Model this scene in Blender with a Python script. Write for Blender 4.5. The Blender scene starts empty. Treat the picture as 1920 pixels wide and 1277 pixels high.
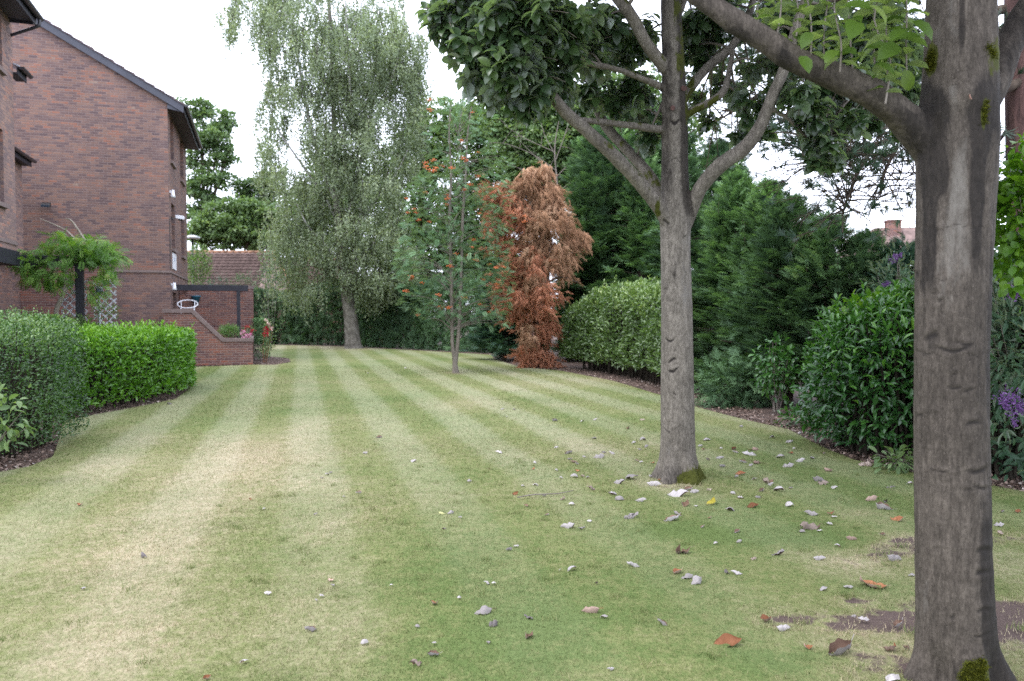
import bpy, math, random
import numpy as np
from mathutils import Vector

S = bpy.context.scene
R = math.radians
rng = np.random.default_rng(11)
random.seed(11)

# ------------------------------------------------------------------ camera
F = 1464.0                      # focal length in pixels of the 1920 x 1277 photograph
HZ = 588.0                      # row of the horizon
EYE = 1.6
PITCH = math.atan((638.5 - HZ) / F)
cam = bpy.data.cameras.new('camera')
camo = bpy.data.objects.new('camera', cam)
S.collection.objects.link(camo)
camo.location = (0, 0, EYE)
camo.rotation_euler = (R(90) - PITCH, 0, 0)
cam.sensor_width = 36.0
cam.lens = 36.0 * F / 1920.0
cam.clip_start = 0.05
cam.clip_end = 2000
cam.dof.use_dof = True
cam.dof.focus_distance = 5.2
cam.dof.aperture_fstop = 3.2
S.camera = camo

# ------------------------------------------------------------------ sky, sun, exposure
SUN_EL, SUN_AZ = R(58), R(-125)          # azimuth clockwise from +Y: behind the camera, to the left
w = bpy.data.worlds.new('World'); S.world = w; w.use_nodes = True
nt = w.node_tree; nt.nodes.clear()
sky = nt.nodes.new('ShaderNodeTexSky'); sky.sky_type = 'NISHITA'; sky.sun_disc = False
sky.sun_elevation = SUN_EL; sky.sun_rotation = SUN_AZ
sky.air_density = 1.0; sky.dust_density = 2.0
hs = nt.nodes.new('ShaderNodeHueSaturation'); hs.inputs['Saturation'].default_value = 0.35
mx = nt.nodes.new('ShaderNodeMix'); mx.data_type = 'RGBA'; mx.inputs[0].default_value = 0.72
mx.inputs[7].default_value = (8.2, 8.75, 10.5, 1)     # the overcast cloud sheet
bg = nt.nodes.new('ShaderNodeBackground'); bg.inputs['Strength'].default_value = 0.12
wo = nt.nodes.new('ShaderNodeOutputWorld')
nt.links.new(sky.outputs[0], hs.inputs['Color']); nt.links.new(hs.outputs[0], mx.inputs[6])
nt.links.new(mx.outputs[2], bg.inputs[0]); nt.links.new(bg.outputs[0], wo.inputs[0])
sl = bpy.data.lights.new('sun', 'SUN'); sl.energy = 0.8; sl.angle = R(35); sl.color = (1, 0.98, 0.95)
so = bpy.data.objects.new('sun', sl); S.collection.objects.link(so)
_d = Vector((math.sin(SUN_AZ) * math.cos(SUN_EL), math.cos(SUN_AZ) * math.cos(SUN_EL), math.sin(SUN_EL)))
so.rotation_euler = _d.to_track_quat('Z', 'Y').to_euler(); so.location = (0, 0, 30)
S.view_settings.view_transform = 'Standard'; S.view_settings.look = 'None'
S.view_settings.exposure = 1.74; S.view_settings.gamma = 1.0
S.cycles.max_bounces = 6; S.cycles.diffuse_bounces = 3; S.cycles.glossy_bounces = 2
S.cycles.transmission_bounces = 4; S.cycles.transparent_max_bounces = 4
S.cycles.use_denoising = False

# ------------------------------------------------------------------ geometry helpers
def ray(u, v):
    dx = (u - 960.0) / F; dz = -(v - 638.5) / F
    return dx, math.cos(PITCH) + dz * math.sin(PITCH), -math.sin(PITCH) + dz * math.cos(PITCH)
def P(u, v, Y):
    x, y, z = ray(u, v); t = Y / y
    return np.array((x * t, Y, EYE + z * t))
def G(u, v, z=0.0):
    x, y, zz = ray(u, v); t = (z - EYE) / zz
    return np.array((x * t, y * t, z))
def px(n, Y): return n * Y / F

def _hash(ix, iy, iz, seed):
    h = (ix.astype(np.int64) * 374761393 + iy.astype(np.int64) * 668265263 + iz.astype(np.int64) * 1274126177 + seed * 974634301) & 0xffffffff
    h = ((h ^ (h >> 13)) * 1103515245) & 0xffffffff
    h = ((h ^ (h >> 15)) * 12345677) & 0xffffffff
    return ((h ^ (h >> 16)) & 0xffffff) / float(0xffffff)
def noise(p, seed=0):
    p = np.asarray(p, float)
    if p.shape[1] == 2: p = np.c_[p, np.zeros(len(p))]
    i = np.floor(p); f = p - i; f = f * f * (3 - 2 * f); i = i.astype(np.int64)
    r = 0
    for a in (0, 1):
        for b in (0, 1):
            for c in (0, 1):
                wgt = (f[:, 0] if a else 1 - f[:, 0]) * (f[:, 1] if b else 1 - f[:, 1]) * (f[:, 2] if c else 1 - f[:, 2])
                r = r + wgt * _hash(i[:, 0] + a, i[:, 1] + b, i[:, 2] + c, seed)
    return r
def fbm(p, seed=0, o=4):
    p = np.asarray(p, float); r = 0; a = 0.5; t = 0
    for k in range(o):
        r = r + a * noise(p * 2 ** k, seed + 17 * k); t += a; a *= 0.5
    return r / t
def sstep(a, b, x):
    t = np.clip((x - a) / (b - a), 0, 1); return t * t * (3 - 2 * t)
def unit(a):
    a = np.asarray(a, float); return a / np.maximum(np.linalg.norm(a, axis=-1, keepdims=True), 1e-9)
def rdir(n):
    return unit(rng.normal(size=(n, 3)))

def empty(name, loc=(0, 0, 0), rz=0.0):
    o = bpy.data.objects.new(name, None); S.collection.objects.link(o)
    o.location = [float(x) for x in loc]; o.rotation_euler = (0, 0, rz); o.empty_display_size = 0.2
    return o
def tag(o, label=None, cat=None, group=None, kind=None):
    if label: o['label'] = label
    if cat: o['category'] = cat
    if group: o['group'] = group
    if kind: o['kind'] = kind
    return o
def link(name, me, parent=None, mat=None):
    o = bpy.data.objects.new(name, me); S.collection.objects.link(o)
    if parent is not None: o.parent = parent
    if mat is not None: me.materials.append(mat)
    return o
def np_mesh(name, V, faces_flat, sizes, attrs=None, smooth=False):
    """V (n,3); faces_flat 1-D vertex indices; sizes: an int (all faces) or 1-D array"""
    me = bpy.data.meshes.new(name)
    V = np.ascontiguousarray(V, dtype=np.float32); fl = np.ascontiguousarray(faces_flat, dtype=np.int32).ravel()
    if np.isscalar(sizes):
        nf = len(fl) // sizes; st = np.arange(nf, dtype=np.int32) * sizes
    else:
        sizes = np.asarray(sizes, np.int32); nf = len(sizes); st = np.concatenate(([0], np.cumsum(sizes)[:-1])).astype(np.int32)
    me.vertices.add(len(V)); me.vertices.foreach_set('co', V.ravel())
    me.loops.add(len(fl)); me.loops.foreach_set('vertex_index', fl)
    me.polygons.add(nf); me.polygons.foreach_set('loop_start', st)
    if smooth: me.polygons.foreach_set('use_smooth', np.ones(nf, dtype=bool))
    for k, a in (attrs or {}).items():
        at = me.attributes.new(k, 'FLOAT', 'POINT'); at.data.foreach_set('value', np.ascontiguousarray(a, dtype=np.float32))
    me.update(calc_edges=True)
    return me

class MB:
    """collects boxes, prisms, tubes and polygons; auto UVs in metres"""
    def __init__(s): s.v = []; s.f = []; s.sm = []
    def add(s, V, Fc, smooth=False):
        b = len(s.v); s.v += [tuple(float(c) for c in p) for p in V]
        for f in Fc: s.f.append([int(i) + b for i in f]); s.sm.append(smooth)
        return s
    def box(s, x0, x1, y0, y1, z0, z1):
        x0, x1 = sorted((x0, x1)); y0, y1 = sorted((y0, y1)); z0, z1 = sorted((z0, z1))
        V = [(x0,y0,z0),(x1,y0,z0),(x1,y1,z0),(x0,y1,z0),(x0,y0,z1),(x1,y0,z1),(x1,y1,z1),(x0,y1,z1)]
        return s.add(V, [(0,3,2,1),(4,5,6,7),(0,1,5,4),(1,2,6,5),(2,3,7,6),(3,0,4,7)])
    def bar(s, a, b, w, h, up=(0, 0, 1)):
        a = np.array(a, float); b = np.array(b, float); d = unit(b - a); up = np.array(up, float)
        if abs(np.dot(d, up)) > 0.98: up = np.array((0, 1.0, 0))
        x = unit(np.cross(d, up)); z = np.cross(x, d)
        V = [p + x * sx * w / 2 + z * sz * h / 2 for p in (a, b) for sx, sz in ((-1,-1),(1,-1),(1,1),(-1,1))]
        return s.add(V, [(0,1,2,3),(7,6,5,4),(4,5,1,0),(5,6,2,1),(6,7,3,2),(7,4,0,3)])
    def prism(s, prof, axis, a, b):
        """profile in the plane across axis ('x': (y,z), 'y': (x,z), 'z': (x,y)) swept from a to b"""
        n = len(prof)
        mk = {'x': lambda p, t: (t, p[0], p[1]), 'y': lambda p, t: (p[0], t, p[1]), 'z': lambda p, t: (p[0], p[1], t)}[axis]
        V = [mk(p, a) for p in prof] + [mk(p, b) for p in prof]
        Fc = [(i, (i + 1) % n, (i + 1) % n + n, i + n) for i in range(n)] + [tuple(range(n))[::-1], tuple(range(n, 2 * n))]
        return s.add(V, Fc)
    def tube(s, pts, rad, seg=10, sub=4, cap=True):
        V, Fq = tube(pts, rad, seg, sub); b = len(V); s.add(V, Fq, True)
        if cap: s.f.append(list(range(len(s.v) - seg, len(s.v)))); s.sm.append(False); s.f.append(list(range(len(s.v) - b, len(s.v) - b + seg))[::-1]); s.sm.append(False)
        return s
    def lathe(s, prof, c=(0, 0, 0), seg=20):
        V = []; Fc = []; n = len(prof)
        for k in range(seg):
            a = 2 * math.pi * k / seg
            V += [(c[0] + r * math.cos(a), c[1] + r * math.sin(a), c[2] + z) for r, z in prof]
        for k in range(seg):
            k2 = (k + 1) % seg
            Fc += [(k * n + i, k2 * n + i, k2 * n + i + 1, k * n + i + 1) for i in range(n - 1)]
        return s.add(V, Fc, True)
    def build(s, name, m, parent=None, bevel=0.0, recalc=True):
        import bmesh
        me = bpy.data.meshes.new(name); me.from_pydata(s.v, [], s.f)
        me.polygons.foreach_set('use_smooth', np.array(s.sm, dtype=bool))
        bm = bmesh.new(); bm.from_mesh(me)
        if recalc: bmesh.ops.recalc_face_normals(bm, faces=bm.faces)
        if bevel > 0:
            bmesh.ops.bevel(bm, geom=[e for e in bm.edges if len(e.link_faces) == 2 and e.calc_face_angle(0) > 0.6], offset=bevel, segments=1, affect='EDGES')
        uvl = bm.loops.layers.uv.new('UVMap')
        for f in bm.faces:
            n = f.normal
            if abs(n.z) > 0.75:
                for l in f.loops: l[uvl].uv = (l.vert.co.x, l.vert.co.y)
            else:
                h = math.hypot(n.x, n.y) or 1.0; tx, ty = -n.y / h, n.x / h
                for l in f.loops: l[uvl].uv = (l.vert.co.x * tx + l.vert.co.y * ty, l.vert.co.z)
        bm.to_mesh(me); bm.free(); me.update()
        return link(name, me, parent, m)
def holed_wall(mb, o, ud, nd, W, H, holes, depth):
    """vertical wall face from o along ud (unit 2-D), height H, outward normal nd (2-D), rectangular holes (u0,u1,z0,z1) with reveals"""
    us = sorted({0.0, W} | {h[0] for h in holes} | {h[1] for h in holes}); zs = sorted({0.0, H} | {h[2] for h in holes} | {h[3] for h in holes})
    pt = lambda u, z, d=0.0: (o[0] + ud[0] * u - nd[0] * d, o[1] + ud[1] * u - nd[1] * d, o[2] + z)
    for i in range(len(us) - 1):
        for j in range(len(zs) - 1):
            uc, zc = (us[i] + us[i + 1]) / 2, (zs[j] + zs[j + 1]) / 2
            if any(h[0] < uc < h[1] and h[2] < zc < h[3] for h in holes): continue
            mb.add([pt(us[i], zs[j]), pt(us[i + 1], zs[j]), pt(us[i + 1], zs[j + 1]), pt(us[i], zs[j + 1])], [(0, 1, 2, 3)])
    for u0, u1, z0, z1 in holes:
        for a, b in (((u0, z0), (u1, z0)), ((u1, z0), (u1, z1)), ((u1, z1), (u0, z1)), ((u0, z1), (u0, z0))):
            mb.add([pt(*a), pt(*b), pt(*b, depth), pt(*a, depth)], [(0, 1, 2, 3)])

def catmull(pts, sub):
    p = np.array(pts, float)
    if len(p) < 3 or sub <= 1: return p
    q = np.vstack([2 * p[0] - p[1], p, 2 * p[-1] - p[-2]]); out = []
    for i in range(1, len(q) - 2):
        for k in range(sub):
            t = k / sub; a, b, c, d = q[i - 1], q[i], q[i + 1], q[i + 2]
            out.append(0.5 * (2 * b + (c - a) * t + (2 * a - 5 * b + 4 * c - d) * t * t + (3 * b - a - 3 * c + d) * t ** 3))
    out.append(p[-1]); return np.array(out)
def tube(pts, rad, seg=8, sub=4):
    rad = np.atleast_1d(np.array(rad, float)); rad = np.interp(np.linspace(0, 1, len(pts)), np.linspace(0, 1, len(rad)), rad) if len(rad) != len(pts) else rad
    q = catmull(np.c_[np.array(pts, float), rad], sub)
    c = q[:, :3]; r = np.maximum(q[:, 3], 1e-4); n = len(c)
    T = unit(np.gradient(c, axis=0)); ref = np.array((1.0, 0, 0)) if abs(T[0][0]) < 0.8 else np.array((0, 1.0, 0))
    X = np.zeros_like(T); x = unit(ref - T[0] * np.dot(ref, T[0])); X[0] = x
    for i in range(1, n): x = unit(x - T[i] * np.dot(x, T[i])); X[i] = x
    Y = np.cross(T, X); a = np.arange(seg) * 2 * math.pi / seg
    V = c[:, None, :] + r[:, None, None] * (np.cos(a)[None, :, None] * X[:, None, :] + np.sin(a)[None, :, None] * Y[:, None, :])
    i = np.arange(n - 1)[:, None] * seg; k = np.arange(seg)[None, :]; k2 = (k + 1) % seg
    Fq = np.stack([i + k, i + k2, i + seg + k2, i + seg + k], -1).reshape(-1, 4)
    return V.reshape(-1, 3), Fq
class Tubes:
    """many tubes in one mesh (quads only), fast"""
    def __init__(s): s.V = []; s.F = []; s.n = 0
    def add(s, pts, rad, seg=6, sub=3):
        V, Fq = tube(pts, rad, seg, sub); s.V.append(V); s.F.append(Fq + s.n); s.n += len(V); return s
    def mesh(s, name):
        V = np.vstack(s.V); return np_mesh(name, V, np.vstack(s.F), 4, None, True)
    def build(s, name, m, parent=None): return link(name, s.mesh(name), parent, m) if s.V else None

# ------------------------------------------------------------------ leaf cards scattered by the thousand
T_DIAMOND = (np.array([(0,0,0),(.5,.42,.10),(0,1,-.06),(-.5,.42,.10)], float), [(0,1,2,3)])
T_LEAF = (np.array([(0,0,0),(.36,.25,.09),(.42,.6,.10),(0,1,-.08),(-.42,.6,.10),(-.36,.25,.09)], float), [(0,1,2,3),(0,3,4,5)])
_rib = [(0,0,0),(0,.22,.03),(0,.5,.03),(0,.78,-.03),(0,1,-.14)]
T_BIG = (np.array(_rib + [(.34,.18,.10),(.5,.5,.12),(.34,.80,.04),(-.34,.18,.10),(-.5,.5,.12),(-.34,.80,.04)], float),
         [(0,5,1,1),(1,5,6,2),(2,6,7,3),(3,7,4,4),(0,1,8,8),(1,2,9,8),(2,3,10,9),(3,4,10,10)])
def _pinnate(n=6):
    V = []; Fc = []
    def lf(bx, by, ang, L, W, dz):
        c, s = math.cos(ang), math.sin(ang); b = len(V)
        for lx, ly, lz in ((0,0,0),(W,.45,.02),(0,1,-.05),(-W,.45,.02)):
            lx *= L; ly *= L; V.append((bx + lx * c + ly * s, by - lx * s + ly * c, dz + lz * L))
        Fc.append((b, b+1, b+2, b+3))
    for k in range(n):
        y = .12 + .78 * k / n; dz = -.25 * y * y
        for s in (-1, 1): lf(0, y, s * R(62), .34 - .1 * abs(k - n / 2) / n, .17, dz)
    lf(0, .86, 0, .26, .17, -.2)
    b = len(V); V.extend([(-.008,0,0),(.008,0,0),(.006,.9,-.2),(-.006,.9,-.2)]); Fc.append((b, b+1, b+2, b+3))
    return np.array(V, float), Fc
T_PINNATE = _pinnate()
def _spray(n=8, droop=.25, seed=3):
    """flat conifer frond: axis with side twigs that fork once"""
    r = random.Random(seed); V = []; Fc = []
    def strip(x, y, ang, L, W, z0, z1):
        c, s = math.cos(ang), math.sin(ang); b = len(V)
        for lx, ly, z in ((-W, 0, z0), (W, 0, z0), (W * .9, .6, (z0 + z1) / 2), (0, 1, z1), (-W * .9, .6, (z0 + z1) / 2)):
            V.append((x + lx * L * c + ly * L * s, y - lx * L * s + ly * L * c, z))
        Fc.append((b, b+1, b+2, b+3, b+4))
    strip(0, 0, 0, 1, .022, 0, -droop)
    for k in range(n):
        y = .06 + .84 * k / n
        for s in (-1, 1):
            L = (.50 - .36 * k / n) * r.uniform(.65, 1.25); a = s * R(r.uniform(26, 48)); z = -droop * y * y + r.uniform(-.03, .03)
            strip(0, y, a, L, .05, z, z - .3 * droop - r.uniform(-.05, .10))
            for m, sg, q in ((.35, -1, .5), (.55, 1, .42)):
                strip(L * m * math.sin(a), y + L * m * math.cos(a), a + sg * s * R(r.uniform(24, 42)), L * q, .075, z - .04, z - .22 * droop - r.uniform(-.03, .06))
    return np.array(V, float), Fc
T_SPRAY = _spray(8)
T_SPRAY_S = _spray(6, .3, 5)
T_SPRAY_D = _spray(7, .7, 9)
def _tuft(n=26, seed=4):
    r = random.Random(seed); V = []; Fc = []
    for k in range(n):
        a = r.uniform(0, 2 * math.pi); t = r.uniform(.15, 1.0); y0 = r.uniform(0, .35)
        d = np.array((math.cos(a) * math.sin(t), math.cos(t), math.sin(a) * math.sin(t))) * r.uniform(.7, 1); s = unit(np.cross(d, (0.3, .2, 1))) * .034
        b = len(V); o = np.array((0, y0, 0)); V += [o - s, o + s, o + d + s * .4, o + d - s * .4]; Fc.append((b, b+1, b+2, b+3))
    return np.array(V, float), Fc
T_TUFT = _tuft()

def leaf_arrays(pos, dirs, nrm, L, W, tpl):
    tv, tf = tpl; N = len(pos)
    y = unit(dirs); x = unit(np.cross(y, nrm)); z = np.cross(x, y)
    L = np.broadcast_to(np.asarray(L, float), (N,)); W = np.broadcast_to(np.asarray(W, float), (N,))
    V = (pos[:, None, :] + (tv[None, :, 0] * W[:, None])[..., None] * x[:, None, :] + (tv[None, :, 1] * L[:, None])[..., None] * y[:, None, :]
         + (tv[None, :, 2] * L[:, None])[..., None] * z[:, None, :])
    K = len(tv); flat = []; sizes = []
    for f in tf:
        g = [f[0]] + [f[i] for i in range(1, len(f)) if f[i] != f[i - 1]]
        flat += g; sizes.append(len(g))
    flat = np.array(flat); off = (np.arange(N) * K)[:, None]
    return V.reshape(-1, 3), (flat[None, :] + off).ravel(), np.tile(sizes, N), K
def leaves(name, m, parent, pos, dirs, nrm, L, W, tpl, rnd=None, extra=None):
    pos = np.asarray(pos, float); N = len(pos)
    V, fl, sz, K = leaf_arrays(pos, np.asarray(dirs, float), np.asarray(nrm, float), L, W, tpl)
    if rnd is None: rnd = rng.random(N)
    at = {'rnd': np.repeat(np.clip(rnd, 0, 1), K)}
    return link(name, np_mesh(name, V, fl, sz, at), parent, m)
# ------------------------------------------------------------------ materials
def newmat(name):
    m = bpy.data.materials.new(name); m.use_nodes = True; t = m.node_tree
    b = t.nodes['Principled BSDF']; return m, t, b, t.nodes['Material Output']
def N(t, kind, **kw):
    n = t.nodes.new(kind)
    for k, v in kw.items(): setattr(n, k, v)
    return n
def ramp(t, stops, src=None, interp='LINEAR'):
    n = N(t, 'ShaderNodeValToRGB'); cr = n.color_ramp; cr.interpolation = interp
    while len(cr.elements) < len(stops): cr.elements.new(0.5)
    for e, (p, c) in zip(cr.elements, stops): e.position = p; e.color = (*c, 1) if len(c) == 3 else c
    if src is not None: t.links.new(src, n.inputs[0])
    return n
def mixc(t, fac, a, b, mode='MIX'):
    n = N(t, 'ShaderNodeMix', data_type='RGBA', blend_type=mode)
    for s, v in ((n.inputs[0], fac), (n.inputs[6], a), (n.inputs[7], b)):
        if hasattr(v, 'links'): t.links.new(v, s)
        elif isinstance(v, (int, float)): s.default_value = v
        else: s.default_value = (*v, 1)
    return n.outputs[2]
def math_(t, op, a, b=None, clamp=False):
    n = N(t, 'ShaderNodeMath', operation=op, use_clamp=clamp)
    for s, v in ((n.inputs[0], a), (n.inputs[1], b)):
        if v is None: continue
        if hasattr(v, 'links'): t.links.new(v, s)
        else: s.default_value = v
    return n.outputs[0]
def tex(t, scale, detail=4, rough=.55, vec=None, sc=None):
    n = N(t, 'ShaderNodeTexNoise'); n.inputs['Scale'].default_value = scale; n.inputs['Detail'].default_value = detail; n.inputs['Roughness'].default_value = rough
    if vec is None: vec = N(t, 'ShaderNodeTexCoord').outputs['Object']
    if sc is not None:
        mp = N(t, 'ShaderNodeMapping'); mp.inputs['Scale'].default_value = sc; t.links.new(vec, mp.inputs[0]); vec = mp.outputs[0]
    t.links.new(vec, n.inputs['Vector']); return n.outputs[0]
def attr(t, name): return N(t, 'ShaderNodeAttribute', attribute_name=name).outputs['Fac']
def bump(t, b, h, strength=.3, dist=.01):
    n = N(t, 'ShaderNodeBump'); n.inputs['Strength'].default_value = strength; n.inputs['Distance'].default_value = dist
    t.links.new(h, n.inputs['Height']); t.links.new(n.outputs[0], b.inputs['Normal'])

def leaf_mat(name, stops, under=None, rough=.45, trans=.25, spec=.35, tcol=None):
    m, t, b, out = newmat(name)
    c = ramp(t, stops, attr(t, 'rnd')).outputs[0]
    if under is not None:
        g = N(t, 'ShaderNodeNewGeometry'); u = ramp(t, [(0, tuple(x * .8 for x in under)), (1, under)], attr(t, 'rnd')).outputs[0]
        c = mixc(t, g.outputs['Backfacing'], c, u)
    t.links.new(c, b.inputs['Base Color']); b.inputs['Roughness'].default_value = rough; b.inputs['Specular IOR Level'].default_value = spec
    if trans > 0:
        tr = N(t, 'ShaderNodeBsdfTranslucent'); tc = mixc(t, 1.0, c, tcol or (1.5, 1.6, .7), 'MULTIPLY'); t.links.new(tc, tr.inputs[0])
        mxs = N(t, 'ShaderNodeMixShader'); mxs.inputs[0].default_value = trans
        t.links.new(b.outputs[0], mxs.inputs[1]); t.links.new(tr.outputs[0], mxs.inputs[2]); t.links.new(mxs.outputs[0], out.inputs[0])
    return m
def plain(name, col, rough=.6, spec=.4, var=.12, scale=6, metal=0, bmp=0):
    m, t, b, out = newmat(name)
    n = tex(t, scale, 5)
    c = ramp(t, [(.3, tuple(x * (1 - var) for x in col)), (.7, tuple(min(1, x * (1 + var)) for x in col))], n).outputs[0]
    t.links.new(c, b.inputs['Base Color']); b.inputs['Roughness'].default_value = rough; b.inputs['Specular IOR Level'].default_value = spec; b.inputs['Metallic'].default_value = metal
    if bmp: bump(t, b, n, bmp, .01)
    return m

def brick_mat(name, stops, mortar=(.20, .155, .145), zone=.55, seed=0.0, course=.075, length=.225, msz=.075):
    m, t, b, out = newmat(name); L = t.links
    uv = N(t, 'ShaderNodeUVMap', uv_map='UVMap').outputs[0]
    sx = N(t, 'ShaderNodeSeparateXYZ'); L.new(uv, sx.inputs[0])
    rv = math_(t, 'DIVIDE', sx.outputs[1], course); row = math_(t, 'FLOOR', rv); fv = math_(t, 'SUBTRACT', rv, row)
    odd = math_(t, 'MODULO', row, 2.0); off = math_(t, 'MULTIPLY', math_(t, 'ABSOLUTE', odd), .5)
    cu = math_(t, 'ADD', math_(t, 'DIVIDE', sx.outputs[0], length), off); col = math_(t, 'FLOOR', cu); fu = math_(t, 'SUBTRACT', cu, col)
    cb = N(t, 'ShaderNodeCombineXYZ'); L.new(row, cb.inputs[0]); L.new(col, cb.inputs[1]); cb.inputs[2].default_value = seed
    wn = N(t, 'ShaderNodeTexWhiteNoise', noise_dimensions='3D'); L.new(cb.outputs[0], wn.inputs[0])
    zn = tex(t, .75, 3, .6, uv, (1, 1.6, 1)); zn2 = tex(t, 3.2, 2, .5, uv, (1, 2.2, 1))
    zc = math_(t, 'ADD', math_(t, 'MULTIPLY', math_(t, 'SUBTRACT', zn, .5), 1.5 * zone), math_(t, 'MULTIPLY', math_(t, 'SUBTRACT', zn2, .5), .8 * zone))
    val = math_(t, 'ADD', wn.outputs[0], zc); val = math_(t, 'ADD', math_(t, 'MULTIPLY', val, .8), .1, True)
    c = ramp(t, stops, val).outputs[0]
    fine = tex(t, 60, 3, .6, uv); c = mixc(t, .35, c, ramp(t, [(.3, (.55,.55,.55)), (.7, (1.3,1.3,1.3))], fine).outputs[0], 'MULTIPLY')
    st = tex(t, .5, 5, .65, uv, (1.4, .5, 1)); c = mixc(t, .5, c, ramp(t, [(.33, (.58,.56,.58)), (.6, (1.12,1.10,1.08))], st).outputs[0], 'MULTIPLY')
    # mortar joints
    du = math_(t, 'MULTIPLY', math_(t, 'MINIMUM', fu, math_(t, 'SUBTRACT', 1.0, fu)), length / course); dv = math_(t, 'MINIMUM', fv, math_(t, 'SUBTRACT', 1.0, fv))
    dm = math_(t, 'MINIMUM', du, dv)
    mk = ramp(t, [(msz * .8, (1,1,1)), (msz * 1.5, (0,0,0))], dm).outputs[0]
    mc = mixc(t, tex(t, 7, 3, .5, uv), tuple(x * .7 for x in mortar), tuple(x * 1.25 for x in mortar))
    c2 = mixc(t, mk, c, mc)
    L.new(c2, b.inputs['Base Color']); b.inputs['Roughness'].default_value = .9; b.inputs['Specular IOR Level'].default_value = .2
    hh = math_(t, 'SUBTRACT', math_(t, 'MULTIPLY', fine, .4), mk); bump(t, b, hh, .5, .006)
    return m
BR = [(0, (.110,.078,.080)), (.2, (.140,.094,.090)), (.4, (.172,.112,.100)), (.58, (.20,.126,.105)), (.76, (.226,.139,.109)), (.91, (.265,.122,.086)), (1, (.265,.195,.155))]
M = {}
M['brick'] = brick_mat('brown_brick', BR)
M['brick_pale'] = brick_mat('pale_brick', [(p, tuple(x * 1.22 + .02 for x in c)) for p, c in BR], seed=2.0, zone=.35)
M['brick_garden'] = brick_mat('garden_wall_brick', [(p, (c[0] * 1.08, c[1] * .88, c[2] * .85)) for p, c in BR], seed=5.0, zone=.5, mortar=(.26,.21,.19))
M['coping'] = brick_mat('brick_on_edge_coping', [(0, (.10,.055,.05)), (.5, (.20,.10,.085)), (1, (.30,.15,.12))], seed=8.0, zone=.3, course=.5, length=.075)
M['dark_wood'] = plain('dark_stained_timber', (.018,.018,.026), .55, .35, .3, 9)
M['fascia'] = plain('dark_grey_fascia', (.055,.058,.075), .5, .4, .15, 3)
M['soffit'] = plain('dark_brown_soffit', (.045,.036,.042), .6, .3, .2, 3)
M['gutter'] = plain('black_plastic_gutter', (.03,.03,.036), .38, .5, .15, 2)
M['rooftile'] = plain('brown_roof_tile', (.16,.125,.13), .85, .2, .3, 5, 0, .3)
M['greytile'] = plain('pale_grey_lead', (.42,.44,.5), .45, .5, .15, 6)
M['frame_brown'] = plain('brown_window_frame', (.06,.035,.035), .45, .4, .15, 3)
M['white_paint'] = plain('white_paint', (.75,.76,.8), .45, .4, .06, 8)
M['black_metal'] = plain('black_metal', (.015,.015,.017), .4, .5, .2, 8)
M['blue_plastic'] = plain('blue_plastic', (.03,.17,.26), .4, .5, .15, 9)
M['trellis'] = plain('greyish_white_trellis', (.62,.62,.68), .6, .3, .1, 9)
M['terracotta_tile'] = plain('terracotta_pantile', (.17,.118,.105), .85, .2, .38, 2.6, 0, .3)
M['ridge_tile'] = plain('mossy_ridge_tile', (.25,.14,.09), .9, .2, .4, 3)
M['render_wall'] = plain('pale_rendered_wall', (.42,.36,.34), .9, .2, .12, 2)
def glass_mat():
    m, t, b, o = newmat('dark_window_glass'); b.inputs['Base Color'].default_value = (.03,.045,.065,1); b.inputs['Roughness'].default_value = .06; b.inputs['Specular IOR Level'].default_value = .9
    return m
M['glass'] = glass_mat()
def metal_galv():
    m = plain('galvanised_metal', (.45,.47,.5), .4, .5, .1, 8, .6); return m
M['galv'] = metal_galv()

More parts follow.
